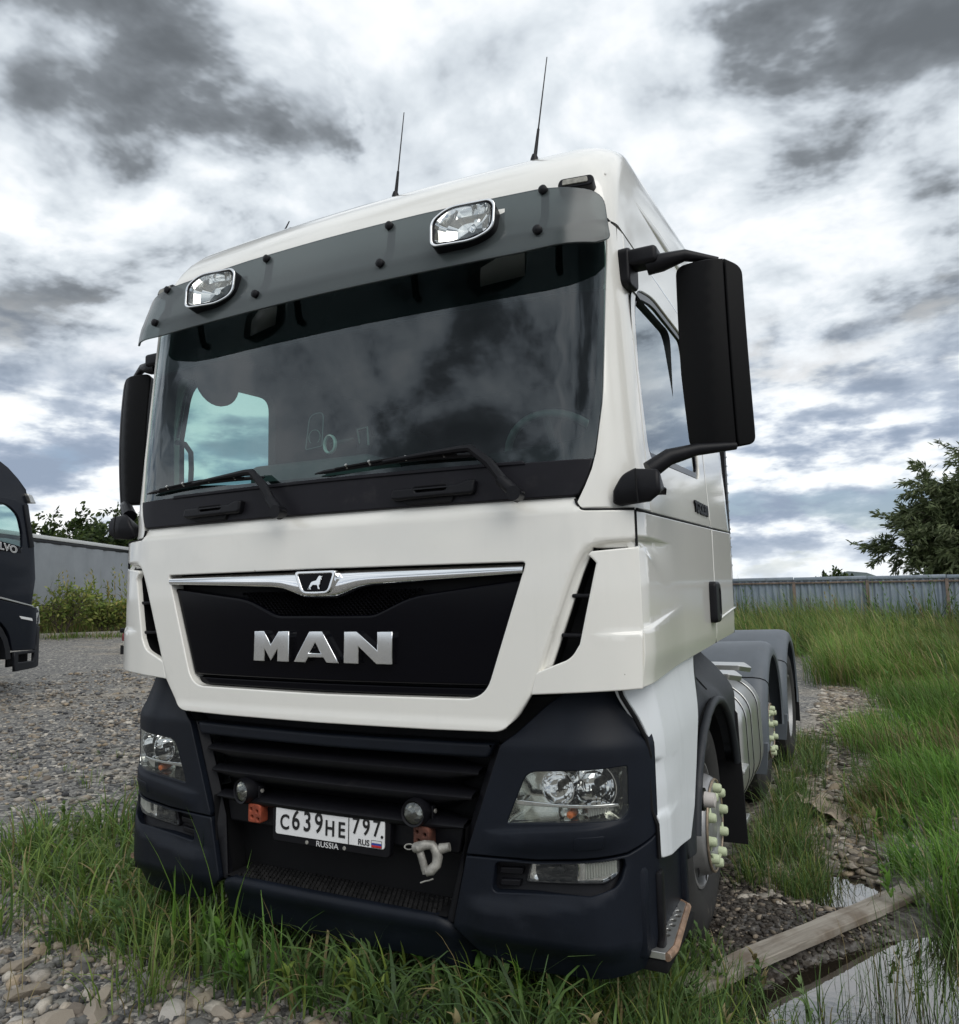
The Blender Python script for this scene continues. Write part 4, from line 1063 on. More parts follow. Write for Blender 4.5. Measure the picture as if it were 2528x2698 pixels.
pt_text('RUS', 0.168, -0.041, 0.030, 1.0, bold=0.0004)
box('divider', (0.0985, -0.0185, 0), (0.0032, 0.001, 0.110), INK, pl, bev=0)
for k, m in enumerate((PRINT, BLUE, RED)):
    box('flag_stripe', (0.226, -0.0185, -0.0325 - k * 0.0078), (0.044, 0.0012, 0.0078), m, pl, bev=0)
box('flag_edge', (0.226, -0.0182, -0.0403), (0.047, 0.0010, 0.0265), INK, pl, bev=0)
text_mesh('holder_lettering', 'RUSSIA', 0.030, PRINT, NP, loc=(-0.006, -0.0125, -0.0735), ext=0.0006, sx=1.15)
for x in (-0.105, 0.075):
    lathe('screw', [(0.0, 0.008), (-0.002, 0.007), (-0.003, 0)], ZINC, NP, n=10, axis='y', loc=(x, -0.012, -0.074))
lathe('screw', [(0.0, 0.006), (-0.002, 0.005), (-0.003, 0)], DEEP, pl, n=10, axis='y', loc=(0.250, -0.018, -0.012))

RUSTY = pmat('dull_rust', (0.10, 0.035, 0.022), 0.8, var=0.4, vscale=25)
# spot lamps, tow eyes, shackle
for x0, rz in ((-0.412, R(-12)), (0.398, R(2))):
    q = empty('spot_lamp', (x0, 0.030, 0.836), parent=T, rz=rz)
    lathe('housing', [(-0.060, 0.040), (-0.064, 0.047), (-0.050, 0.051), (-0.01, 0.050), (0.03, 0.044), (0.05, 0.030), (0.055, 0.0)], BLACK, q, n=28, axis='y')
    lathe('reflector', [(-0.052, 0.041), (-0.03, 0.036), (-0.01, 0.02), (-0.006, 0.0)], REFLD, q, n=28, axis='y')
    lathe('lens', [(-0.056, 0.042), (-0.064, 0.030), (-0.068, 0.0)], LENS, q, n=28, axis='y')
    box('bracket', (0.0, 0.01, -0.060), (0.05, 0.05, 0.03), BLACK, q)
    box('bracket', (0.054, 0.0, -0.015), (0.008, 0.03, 0.07), BLACK, q, bev=0.003)
    lathe('bolt', [(0, 0.008), (0.006, 0.008), (0.007, 0.0)], ZINC, q, n=6, axis='x', loc=(0.058, 0, 0.0))
for x0 in (-0.372, 0.420):
    skin('tow_eye', rp([(x0 - 0.034, 0.712, 0.01), (x0 - 0.034, 0.786, 0.01), (x0 + 0.034, 0.786, 0.02), (x0 + 0.034, 0.712, 0.01)]), flat((0, -0.008, 0), (1, 0, 0), (0, 0, 1)), ORANGE if x0 < 0 else RUSTY, T, g=0.02, r=0.006, depth=0.05,
         holes=[[(x0 + dx + 0.006 * math.cos(a), z0 + 0.006 * math.sin(a)) for a in [k * math.pi / 4 for k in range(8)]] for dx, z0 in ((-0.018, 0.765), (0.014, 0.758), (-0.012, 0.735), (0.020, 0.728))])
SK = empty('shackle', (0.435 * 0.16, -0.03 * 0.16, 0.735 * 0.16), parent=T); SK.scale = (0.84, 0.84, 0.84)
yk = -0.030
tube('bow', [(0.416, yk - 0.02, 0.722), (0.436, yk - 0.026, 0.728), (0.462, yk - 0.014, 0.738), (0.486, yk + 0.0, 0.736), (0.502, yk + 0.008, 0.712), (0.508, yk + 0.01, 0.685), (0.504, yk + 0.006, 0.657), (0.486, yk - 0.006, 0.636), (0.464, yk - 0.014, 0.630)], [0.021, 0.023, 0.019, 0.019, 0.021, 0.023, 0.022, 0.023, 0.021], ZINC, SK, n=12)
tube('pin', [(0.430, yk - 0.02, 0.736), (0.463, yk - 0.012, 0.622)], 0.016, ZINC, SK, n=12)
tube('pin_ring', [(0.385 + 0.022 * math.cos(a), yk - 0.02 + 0.01 * math.sin(a), 0.722 + 0.008 * math.sin(a)) for a in [2 * math.pi * k / 16 for k in range(17)]], 0.003, ZINC, SK, n=5)
tube('split_pin', [(0.44, yk - 0.02, 0.582), (0.460, yk - 0.015, 0.590), (0.478, yk - 0.01, 0.594), (0.495, yk - 0.01, 0.602)], 0.0035, ZINC, SK, n=5)
tube('coupling_pin', [(0.515, yk + 0.02, 0.718), (0.556, yk + 0.03, 0.728)], [0.022, 0.018], ZINC, SK, n=12)

# ---- lower side: step cover, step, mudguard
for s in (1, -1):
    def S_cov(y, z, s=s):
        d = 0.016 * sstep(-0.02, 0.05, y - 0.44) * 0
        zc1 = 1.040 - 0.05 * (y - 0.12); zc2 = 0.862 - 0.05 * (y - 0.12)
        k1 = (1 - sstep(0.20, 0.52, y)); 
        d = 0.020 * k1 * sstep(zc1 + 0.006, zc1 - 0.004, z) * sstep(zc2 - 0.05, zc2 + 0.03, z) * 0.0
        d = -0.008 * k1 * sstep(zc1 - 0.11, zc1 - 0.006, z) * sstep(zc1 + 0.004, zc1 - 0.004, z) + 0.011 * k1 * sstep(zc2 + 0.012, zc2 - 0.012, z)
        x = 1.252 - 0.36 * max(0.0, 0.30 - y) ** 1.2 - 0.09 * sstep(1.06, 1.33, z) * 0.35
        return (s * (x + d), y, z)
    cov = rp([(0.075, 1.318), (0.10, 1.262, 0.05), (0.165, 1.178, 0.06), (0.200, 1.08, 0.05), (0.200, 1.03), (0.190, 0.99), (0.190, 0.88), (0.205, 0.84), (0.208, 0.715, 0.02), (0.655, 0.655, 0.01), (0.755, 0.755), (0.83, 0.90), (0.91, 1.07), (0.985, 1.22), (1.035, 1.335), (0.6, 1.330)])
    if s < 0: cov = [(max(y_, 0.235), z_) for y_, z_ in cov]
    skin('step_cover', cov, S_cov, WHITE2, T, out=(s, 0, 0), g=0.016, r=0.005, depth=0.03)
    if s > 0: tube('cover_seal', [Vector(S_cov(y, z)) + Vector((s * -0.004, -0.012, 0)) for y, z in ((0.072, 1.315), (0.088, 1.27), (0.140, 1.195), (0.180, 1.12), (0.197, 1.06), (0.200, 1.03), (0.190, 0.98), (0.190, 0.88), (0.205, 0.83), (0.208, 0.72))], 0.0075, DEEP, T, n=6)
    stp = empty('cab_step', (0, 0, 0), parent=T)
    box('riser', (s * 1.10, 0.42, 0.56), (0.22, 0.60, 0.30), GREY, stp, bev=0.02)
    box('side_edge', (s * 1.232, 0.205, 0.55), (0.03, 0.05, 0.26), BLACK, stp, bev=0.012)
    tr = rp([(1.13, 0.15, 0.01), (1.13, 0.62, 0.01), (1.235, 0.60, 0.03), (1.27, 0.20, 0.04), (1.26, 0.15, 0.01)])
    hol = []
    for i in range(3):
        for j in range(9):
            cx0, cy0 = 1.165 + i * 0.030 + (0.0 if j % 2 else 0.006), 0.20 + j * 0.043
            if cx0 < 1.235 - (cy0 - 0.5) * 0.2: hol.append([(cx0 + 0.011 * math.cos(a), cy0 + 0.013 * math.sin(a)) for a in [2 * math.pi * k / 8 for k in range(8)]])
    zst = 0.435
    skin('tread', tr if s > 0 else mir(tr), lambda x, y: (x, y, zst), ALU, stp, out=(0, 0, 1), g=0.04, r=0.002, depth=0.02, holes=[h if s > 0 else mir(h) for h in hol], hdepth=0.01)
    tube('tread_edge', [(s * 1.262, 0.15, zst - 0.012), (s * 1.272, 0.22, zst - 0.012), (s * 1.24, 0.59, zst - 0.012), (s * 1.2, 0.62, zst - 0.012)], 0.014, pmat('rusty_edge', (0.34, 0.22, 0.15), 0.55, metal=0.4, var=0.4, vscale=25, dirt=((0.5, 0.48, 0.44), 0.8)) if 'rusty_edge' not in MATS else MATS['rusty_edge'], stp, n=8)
    box('tread_pan', (s * 1.19, 0.38, zst - 0.05), (0.14, 0.44, 0.04), DEEP, stp)
    box('under_bracket', (s * 1.15, 0.66, 0.52), (0.16, 0.05, 0.34), GREY, stp, bev=0.01)
    # mudguard over the front wheel
    MG = empty('mudguard', (0, 0, 0), parent=T)
    yc, zc, ra = 1.39, 0.50, 0.60
    arch = [(yc + ra * math.cos(a), zc + ra * math.sin(a) * 0.98) for a in [R(168 - k * 11.5) for k in range(14)]]
    outl = [(1.045, 1.338), (0.995, 1.22), (0.92, 1.07), (0.84, 0.90), (0.765, 0.755), (0.665, 0.640), (0.70, 0.56), (0.78, 0.56)] + arch + [(2.02, 0.70), (2.10, 0.92), (2.16, 1.05, 0.05), (2.10, 1.20), (1.90, 1.352), (1.5, 1.345)]
    def S_mg(y, z, s=s):
        r_ = math.hypot(y - yc, z - zc)
        x = 1.235 - 0.05 * sstep(0.70, 0.95, y) * sstep(1.5, 1.1, y) * 0.5 + 0.018 * sstep(0.70, 0.62, r_) - 0.16 * sstep(1.02, 1.36, z) * sstep(1.2, 1.5, y) - 0.03 * sstep(0.8, 1.3, z)
        return (s * x, y, z)
    skin('cover', rp(outl), S_mg, GREY2, MG, out=(s, 0, 0), g=0.035, r=0.010, depth=0.06)
    tube('seam', [Vector(S_mg(1.32, 1.30)) + Vector((s * 0.001, 0, 0)), Vector(S_mg(1.40, 1.22)) + Vector((s * 0.001, 0, 0)), Vector(S_mg(1.46, 1.13)) + Vector((s * 0.001, 0, 0))], 0.004, DEEP, MG, n=5)
    tube('arch_lip', [Vector((s * 1.243, y, z)) for y, z in arch], 0.020, GREY2, MG, n=10)
    V, F = [], []
    for k, (y, z) in enumerate(arch):
        V += [(s * 1.24, y, z), (s * 0.80, y, z)]
        if k: F.append((2 * k - 2, 2 * k, 2 * k + 1, 2 * k - 1))
    mesh('liner', V, F, DEEP, MG)
    skin('flap', rp([(0.82, 0.235), (0.82, 1.0), (1.19, 1.0), (1.245, 0.93), (1.262, 0.60), (1.272, 0.24)]) if s > 0 else mir(rp([(0.82, 0.235), (0.82, 1.0), (1.19, 1.0), (1.245, 0.93), (1.262, 0.60), (1.272, 0.24)])), lambda x, z: (x, 2.03 + 0.05 * sstep(0.7, 1.0, z) - 0.02, z), FLAP, MG, g=0.1, r=0.003, depth=0.01)
    lampx = lathe('side_lamp', [(0.0, 0.042), (0.03, 0.040), (0.031, 0.033), (0.075, 0.030), (0.082, 0.0)], pmat('side_lens', (0.62, 0.58, 0.55), 0.25) if 'side_lens' not in MATS else MATS['side_lens'], MG, n=20, axis='x', loc=(s * 1.225, 0.94, 0.735), rot=(0, 0, 0 if s > 0 else math.pi))
    lathe('lamp_base', [(0.0, 0.048), (0.035, 0.047), (0.036, 0.03)], BLACK, MG, n=20, axis='x', loc=(s * 1.222, 0.94, 0.735), rot=(0, 0, 0 if s > 0 else math.pi))

# ---- wheels
def wheel(loc, s, style='flat'):
    w = empty('wheel', loc, parent=T)
    if s < 0: w.rotation_euler = (0, 0, math.pi)
    # local +x points outwards
    tp = [(-0.30, 0.30), (-0.31, 0.38), (-0.30, 0.46), (-0.27, 0.505), (-0.20, 0.520), (-0.03, 0.520), (0.02, 0.507), (0.045, 0.46), (0.055, 0.40), (0.048, 0.34), (0.030, 0.298), (0.012, 0.285)]
    lathe('tyre', tp, RUBBER, w, n=64, axis='x')
    V, F = [], []
    for k in range(60):
        a = 2 * math.pi * k / 60
        for x0, x1, sh in ((-0.26, -0.16, 0.02), (-0.13, -0.03, -0.02)):
            b = len(V)
            for xx, da in ((x0, -0.030 + sh), (x1, -0.030 - sh), (x1, 0.030 - sh), (x0, 0.030 + sh)):
                V.append((xx, 0.527 * math.cos(a + da), 0.527 * math.sin(a + da)))
            for xx, da in ((x0, -0.034 + sh), (x1, -0.034 - sh), (x1, 0.034 - sh), (x0, 0.034 + sh)):
                V.append((xx, 0.515 * math.cos(a + da), 0.515 * math.sin(a + da)))
            F += [(b, b + 1, b + 2, b + 3)] + [(b + q, b + (q + 1) % 4, b + 4 + (q + 1) % 4, b + 4 + q) for q in range(4)]
    mesh('tread', V, F, RUBBER, w, smooth=False)
    if style == 'flat':
        rim = [(0.015, 0.292), (0.030, 0.290), (0.032, 0.278), (0.018, 0.268), (-0.02, 0.262), (-0.03, 0.25), (0.02, 0.235), (0.065, 0.222), (0.082, 0.212), (0.088, 0.200), (0.088, 0.135), (0.080, 0.120), (0.02, 0.110), (0.015, 0.0)]
        lathe('rim', rim, STEEL, w, n=48, axis='x')
        lathe('hub_ring', [(0.088, 0.212), (0.094, 0.210), (0.096, 0.204), (0.090, 0.200)], pmat('rusty_rim', (0.34, 0.27, 0.20), 0.5, metal=0.5, var=0.4, vscale=22) if 'rusty_rim' not in MATS else MATS['rusty_rim'], w, n=48, axis='x')
        lathe('hub', [(0.015, 0.118), (0.075, 0.112), (0.085, 0.095), (0.085, 0.0)], STEEL, w, n=32, axis='x')
        for k in range(10):
            a = 2 * math.pi * (k + 0.3) / 10; y, z = 0.1675 * math.cos(a), 0.1675 * math.sin(a)
            n_ = lathe('nut_indicator', [(0.088, 0.023), (0.118, 0.021), (0.124, 0.016), (0.126, 0.0)], NUT, w, n=10, axis='x', loc=(0, y, z))
            t = Vector((0, -math.sin(a), math.cos(a))) * (0.042 if k % 2 else -0.042)
            tube('pointer', [Vector((0.095, y, z)), Vector((0.095, y, z)) + t], [0.013, 0.004], NUT, w, n=6)
        for k in range(8):
            a = 2 * math.pi * k / 8
            lathe('vent_hole', [(0.045, 0.022), (0.048, 0.0)], DEEP, w, n=12, axis='x', loc=(-0.008, 0.243 * math.cos(a), 0.243 * math.sin(a)))
    else:
        rim = [(0.015, 0.292), (0.034, 0.290), (0.036, 0.276), (0.015, 0.265), (-0.03, 0.255), (-0.12, 0.235), (-0.135, 0.2), (-0.135, 0.11), (-0.06, 0.10), (-0.04, 0.06), (-0.04, 0.0)]
        lathe('rim', rim, STEEL, w, n=48, axis='x')
    return w
for s in (1, -1):
    wheel((s * 1.120, 1.41, 0.500), s)
    wheel((s * 1.110, 4.06, 0.500), s)
    wheel((s * 1.190, 5.45, 0.500), s, 'dual')

# ---- chassis, fuel tank, rear mudguards
CH = empty('chassis', (0, 0, 0), parent=T)
for s in (1, -1): box('frame_rail', (s * 0.42, 3.6, 0.86), (0.09, 5.6, 0.26), GREY2, CH, bev=0.01)
box('engine_cover', (0, 1.2, 0.85), (1.4, 1.8, 0.8), DEEP, CH, bev=0.05)
for y in (1.41, 4.06, 5.45): tube('axle', [(-1.0, y, 0.5), (1.0, y, 0.5)], 0.07, DEEP, CH, n=10)
lathe('fifth_wheel', [(0.0, 0.46), (0.05, 0.46), (0.06, 0.42), (0.06, 0.0)], BLACK, CH, n=32, axis='z', loc=(0, 4.7, 1.02))
for s in (1, -1):
    FT = empty('fuel_tank', (0, 0, 0), parent=T)
    sec = rp([(0.55, 0.28, 0.08), (0.55, 0.98, 0.08), (1.05, 1.02, 0.14), (1.215, 0.90, 0.16), (1.225, 0.42, 0.20), (1.08, 0.26, 0.14)], 8)
    def tank(name, y0, y1, grow, m, par):
        cen = Vector((0.9, 0.63))
        S2 = [tuple(cen + (Vector(p) - cen) * (1 + grow)) for p in sec]
        rows = [(y0, 0.93), (y0 + 0.012, 0.975), (y0 + 0.035, 1.0), (y1 - 0.035, 1.0), (y1 - 0.012, 0.975), (y1, 0.93)] if grow == 0 else [(y0, 0.99), (y0 + 0.004, 1), (y1 - 0.004, 1), (y1, 0.99)]
        V, F = [], []; n = len(S2)
        for y, k in rows:
            for p in S2:
                q = cen + (Vector(p) - cen) * k; V.append((s * q.x, y, q.y))
        for r_ in range(len(rows) - 1):
            for i in range(n):
                j = (i + 1) % n; f = (r_ * n + i, r_ * n + j, (r_ + 1) * n + j, (r_ + 1) * n + i); F.append(f if s < 0 else f[::-1])
        F.append(tuple(range(n)) if s > 0 else tuple(reversed(range(n)))); e = (len(rows) - 1) * n; F.append(tuple(e + i for i in (reversed(range(n)) if s > 0 else range(n))))
        return mesh(name, V, F, m, par, sharp=50)
    tank('tank', 2.42, 3.36, 0.0, ALU, FT)
    for y in (2.56, 2.78, 3.14): 
        tank('strap_rubber', y - 0.004, y + 0.052, 0.012, DEEP, FT)
        tank('strap', y + 0.008, y + 0.040, 0.022, ALU, FT)
    box('foot_step', (s * 1.20, 2.36, 0.56), (0.08, 0.20, 0.03), ALU, FT, bev=0.008)
    box('foot_step', (s * 1.19, 2.36, 0.27), (0.08, 0.20, 0.03), ALU, FT, bev=0.008)
    for k, (y, z) in enumerate(((2.56, 1.09), (3.02, 1.10))):
        wk = rp([(0.70, y, 0.01), (0.70, y + 0.24, 0.01), (1.14, y + 0.24, 0.02), (1.20, y + 0.12, 0.02), (1.14, y, 0.02)])
        wk = wk if s > 0 else mir(wk)
        skin('walkway_plate', wk, lambda x, y_, z=z: (x, y_, z - 0.35 * max(0, abs(x) - 1.13)), ALU, FT, out=(0, 0, 1), g=0.05, r=0.004, depth=0.03)
    def fender(yc, zc, ra, x0, x1, seam):
        fd = empty('rear_mudguard', (0, 0, 0), parent=T)
        V, F = [], []; n = 30; prof = [(x0, 0.0), (x1 - 0.10, 0.012), (x1 - 0.05, 0.004), (x1 - 0.015, -0.018), (x1, -0.055), (x1, -0.095), (x1 - 0.012, -0.105)]
        for k in range(n + 1):
            a = R(188 - 196 * k / n)
            for x, dr in prof:
                rr = ra + dr
                yy, zz = rr * math.cos(a), rr * math.sin(a)
                if abs(yy) > ra * 0.99: pass
                V.append((s * x, yc + yy, zc + zz))
        m = len(prof)
        for k in range(n):
            for j in range(m - 1):
                f = (k * m + j, k * m + j + 1, (k + 1) * m + j + 1, (k + 1) * m + j); F.append(f if s < 0 else f[::-1])
        mesh('shell', V, F, FENDER, fd, sharp=50)
        aa = R(140)
        skin('front_skirt', rp([(x0, 0.30), (x0, 0.52), (x1, 0.52), (x1 - 0.02, 0.30)]) if s > 0 else mir(rp([(x0, 0.30), (x0, 0.52), (x1, 0.52), (x1 - 0.02, 0.30)])), lambda x, z: (x, yc - ra + 0.006, z), FENDER, fd, g=0.1, r=0.004, depth=0.02)
        tube('seam', [(s * x, yc + (ra + dr + 0.001) * math.cos(aa), zc + (ra + dr + 0.001) * math.sin(aa)) for x, dr in prof], 0.004, DEEP, fd, n=5)
        box('clip', (s * (x1 - 0.20), yc + (ra + 0.012) * math.cos(aa) - 0.01, zc + (ra + 0.012) * math.sin(aa) - 0.05), (0.09, 0.02, 0.06), BLACK, fd, bev=0.006, rot=(R(50), 0, 0))
        return fd
    fender(4.06, 0.54, 0.645, 0.72, 1.245, 0)
    fd2 = fender(5.45, 0.54, 0.665, 0.62, 1.262, 1)
    skin('spray_flap', [(s * 0.62, 0.26), (s * 0.62, 0.60), (s * 1.262, 0.60), (s * 1.262, 0.26)], lambda x, z: (x, 6.10, z), FLAP, fd2, g=0.2, r=0.003, depth=0.01)

# ================================================================== THE PLACE
def ghn(x, y):
    """ground height, numpy"""
    x = np.asarray(x, float); y = np.asarray(y, float)
    ss = lambda a, b, t: (lambda q: q * q * (3 - 2 * q))(np.clip((t - a) / (b - a), 0, 1))
    front = 0.135 * (1 - ss(0.15, 1.3, y)) * (1 - ss(1.05, 1.55, x + 0.25 * (y + 0.4)))
    left = 0.12 * ss(-1.0, -2.4, x) + 0.028 * np.clip(-x - 2.0, 0, 20)
    z = np.maximum(front, left)
    # puddles
    px, py = x - 2.02, y - 1.02
    a = px * 0.50 + py * 0.866; b = px * 0.866 - py * 0.50
    d1 = np.hypot(a / 1.15, b / 0.56)
    d2 = np.hypot((x - 1.66) / 0.30, (y - 2.28) / 0.34)
    d3 = np.hypot((x - 2.35) / 0.35, (y - 0.95) / 0.7)
    dip = np.maximum(1 - ss(0.72, 1.12, d1), np.maximum(0.8 * (1 - ss(0.6, 1.25, d2)), 0.8 * (1 - ss(0.6, 1.2, d3))))
    bumps = 0.020 * np.sin(x * 2.3 + 1.2 * np.sin(y * 1.7)) * np.sin(y * 2.9 + 0.7) + 0.010 * np.sin(x * 7.1 + y * 3.3) * np.sin(y * 6.2 - x * 2.1)
    z = z + bumps * (1 - 0.6 * dip) + 0.02 * ss(1.2, 2.0, x)
    z = z + 0.006 * np.clip(y - 6, 0, 30) * ss(0, 4, x)
    z = z * (1 - dip) - 0.075 * dip
    z = z - 0.03 * np.exp(-(((np.abs(x) - 1.0) / 0.2) ** 2)) * ss(0.6, 1.0, y) * (1 - ss(6, 6.6, y))
    return z
def gh(x, y): return float(ghn(x, y))
WATER = -0.030

# ---- ground sheet
def spaced(lo, hi, step, far, grow=1.22):
    a = list(np.arange(lo, hi + 1e-6, step)); s_ = step
    l = []; v = lo
    while v > -far: s_ *= grow; v -= s_; l.append(v)
    s_ = step; r = []; v = hi
    while v < far: s_ *= grow; v += s_; r.append(v)
    return np.array(l[::-1] + a + r)
gx = spaced(-4.0, 3.6, 0.055, 900); gy = spaced(-1.6, 7.0, 0.055, 900)
XX, YY = np.meshgrid(gx, gy)
ZZ = ghn(np.clip(XX, -30, 60), np.clip(YY, -10, 60))
ZZ += (RNG.random(ZZ.shape) - 0.5) * 0.010 * (np.hypot(XX, YY) < 9)
nx_, ny_ = len(gx), len(gy)
me = bpy.data.meshes.new('ground')
co = np.stack([XX, YY, ZZ], -1).reshape(-1, 3)
idx = np.arange(nx_ * ny_).reshape(ny_, nx_)
q = np.stack([idx[:-1, :-1], idx[:-1, 1:], idx[1:, 1:], idx[1:, :-1]], -1).reshape(-1, 4)
def fast_mesh(name, co, faces, k, mat=None, col=None, smooth=False):
    me = bpy.data.meshes.new(name)
    me.vertices.add(len(co)); me.vertices.foreach_set('co', np.asarray(co, np.float32).ravel())
    n = len(faces); me.loops.add(n * k); me.polygons.add(n)
    me.loops.foreach_set('vertex_index', np.asarray(faces, np.int32).ravel())
    me.polygons.foreach_set('loop_start', np.arange(0, n * k, k, dtype=np.int32))
    me.polygons.foreach_set('loop_total', np.full(n, k, np.int32))
    if smooth: me.polygons.foreach_set('use_smooth', np.ones(n, bool))
    if col is not None:
        at_ = me.color_attributes.new('col', 'FLOAT_COLOR', 'POINT')
        c4 = np.ones((len(co), 4), np.float32); c4[:, :3] = col
        at_.data.foreach_set('color', c4.ravel())
    me.update(calc_edges=True)
    if mat is not None: me.materials.append(mat)
    return me
# zones: r = pale rubble, g = earth under grass, b = wet mud
ssn = lambda a, b, t: (lambda q: q * q * (3 - 2 * q))(np.clip((t - a) / (b - a), 0, 1))
fx, fy = co[:, 0], co[:, 1]
jit = 0.25 * np.sin(fx * 3.1 + fy * 2.2) * np.sin(fy * 4.1 - fx)
rub = ssn(0.60, 0.20, np.abs(fx - (1.35 + 0.035 * fy)) + jit * 0.3) * ssn(2.2, 3.2, fy) * ssn(14, 10, fy)
gra = np.maximum(ssn(1.9, 2.5, fx + jit - 0.02 * fy) * ssn(0.6, 1.8, fy + jit), ssn(14.0, 18.0, fy) * ssn(-6, -2, fx))
gra = np.maximum(gra, ssn(20, 30, np.hypot(fx, fy)) * (fx > -8))
mud = ssn(0.95, 0.55, np.hypot((fx - 1.62) / 1.25, (fy - 1.6) / 1.25) + jit * 0.25)
zone = np.stack([rub, gra * (1 - mud), mud], -1)
m, t, b = new_mat('ground_gravel')
tc = t.node('ShaderNodeTexCoord').outputs['Object']
av = t.node('ShaderNodeVertexColor', layer_name='col'); sp = t.node('ShaderNodeSeparateColor'); t.l.new(av.outputs[0], sp.inputs[0])
v1 = t.voronoi(tc, 26, 'F1', 1); v1d = t.voronoi(tc, 26, 'F1', 0); v2 = t.voronoi(tc, 70, 'F1', 1); n1 = t.noise(tc, 1.1, 6, 0.6); n2 = t.noise(tc, 9, 6, 0.65)
sv = t.node('ShaderNodeSeparateColor'); t.l.new(v1, sv.inputs[0]); sv2 = t.node('ShaderNodeSeparateColor'); t.l.new(v2, sv2.inputs[0])
stone = t.ramp(sv.outputs[0], ((0.0, (0.035, 0.035, 0.038)), (0.45, (0.115, 0.113, 0.11)), (0.75, (0.25, 0.24, 0.215)), (1.0, (0.52, 0.48, 0.41))))
fine = t.ramp(sv2.outputs[0], ((0.0, (0.05, 0.05, 0.053)), (0.5, (0.135, 0.132, 0.126)), (1.0, (0.33, 0.31, 0.28))))
base = t.mix(t.ss(n2, 0.42, 0.58), stone, fine)
pale = t.ramp(sv.outputs[1], ((0.0, (0.13, 0.11, 0.085)), (0.5, (0.30, 0.26, 0.20)), (1.0, (0.48, 0.43, 0.36))))
patch = t.ss(n1, 0.50, 0.66)
base = t.mix(t.math('MULTIPLY', patch, 0.55), base, pale)
base = t.mix(sp.outputs[0], base, t.mix(0.4, pale, base))
soil = t.mix(t.ss(n2, 0.35, 0.65), (0.030, 0.034, 0.016, 1), (0.075, 0.060, 0.035, 1))
base = t.mix(t.math('MULTIPLY', sp.outputs[1], 0.9), base, soil)
mudc = t.mix(t.ss(n2, 0.35, 0.65), (0.022, 0.015, 0.010, 1), t.mix(0.5, fine, (0.045, 0.032, 0.022, 1)))
base = t.mix(t.math('MULTIPLY', sp.outputs[2], 0.93), base, mudc)
t.l.new(base, b.inputs['Base Color'])
t.l.new(t.math('SUBTRACT', 0.92, t.math('MULTIPLY', sp.outputs[2], 0.50)), b.inputs['Roughness'])
bp = t.node('ShaderNodeBump'); bp.inputs['Strength'].default_value = 0.9; bp.inputs['Distance'].default_value = 0.014
t.l.new(t.math('ADD', t.math('MULTIPLY', v1d, -1.0), t.math('MULTIPLY', n2, 0.4)), bp.inputs['Height']); t.l.new(bp.outputs[0], b.inputs['Normal'])
GROUND = bpy.data.objects.new('ground', fast_mesh('ground', co, q, 4, m, zone, True)); link(GROUND); tag(GROUND, kind='structure')
del q, co

# ---- water in the ruts
m, t, b = new_mat('puddle_water')
b.inputs['Base Color'].default_value = (0.020, 0.016, 0.012, 1); b.inputs['Roughness'].default_value = 0.02
b.inputs['IOR'].default_value = 1.33; b.inputs['Specular IOR Level'].default_value = 0.9; b.inputs['Coat Weight'].default_value = 1.0; b.inputs['Coat Roughness'].default_value = 0.0; b.inputs['Coat IOR'].default_value = 1.9
bp = t.node('ShaderNodeBump'); bp.inputs['Strength'].default_value = 0.10; bp.inputs['Distance'].default_value = 0.01
t.l.new(t.noise(t.node('ShaderNodeTexCoord').outputs['Object'], 9, 3, 0.5), bp.inputs['Height']); t.l.new(bp.outputs[0], b.inputs['Normal']); t.l.new(bp.outputs[0], b.inputs['Coat Normal'])
WATM = m
bm = bmesh.new()
vs = [bm.verts.new(p + (WATER,)) for p in ((1.15, 0.0), (2.95, 0.0), (2.95, 2.75), (1.28, 2.75))]
bm.faces.new(vs)
bmesh.ops.subdivide_edges(bm, edges=bm.edges[:], cuts=12, use_grid_fill=True)
pud = bm_obj('puddle', bm, WATM); tag(pud, kind='structure')

# ---- stones
ico = [(0, 0, 1)] + [(0.894 * math.cos(R(72 * k)), 0.894 * math.sin(R(72 * k)), 0.447) for k in range(5)] + [(0.894 * math.cos(R(36 + 72 * k)), 0.894 * math.sin(R(36 + 72 * k)), -0.447) for k in range(5)] + [(0, 0, -1)]
icf = [(0, 1 + k, 1 + (k + 1) % 5) for k in range(5)] + [(1 + k, 6 + k, 1 + (k + 1) % 5) for k in range(5)] + [(1 + (k + 1) % 5, 6 + k, 6 + (k + 1) % 5) for k in range(5)] + [(11, 6 + (k + 1) % 5, 6 + k) for k in range(5)]
ICO = np.array(ico); ICF = np.array(icf)
m, t, b = new_mat('loose_stone')
av = t.node('ShaderNodeVertexColor', layer_name='col'); tc = t.node('ShaderNodeTexCoord').outputs['Object']
t.l.new(t.mix(t.ss(t.noise(tc, 60, 5, 0.65), 0.35, 0.65), t.vmath('SCALE', av.outputs[0], 0.72), av.outputs[0]), b.inputs['Base Color'])
b.inputs['Roughness'].default_value = 0.85
bp = t.node('ShaderNodeBump'); bp.inputs['Strength'].default_value = 0.5; bp.inputs['Distance'].default_value = 0.004
t.l.new(t.noise(tc, 90, 5, 0.65), bp.inputs['Height']); t.l.new(bp.outputs[0], b.inputs['Normal'])
STONE = m
def stone_cols(n, pal):
    pal = np.array(pal); i = RNG.integers(0, len(pal), n)
    return pal[i] * RNG.uniform(0.65, 1.3, (n, 1)) 
GREYS = [(0.06, 0.06, 0.064), (0.10, 0.10, 0.103), (0.14, 0.138, 0.133), (0.18, 0.176, 0.166), (0.26, 0.25, 0.23), (0.30, 0.27, 0.23), (0.42, 0.38, 0.33)]
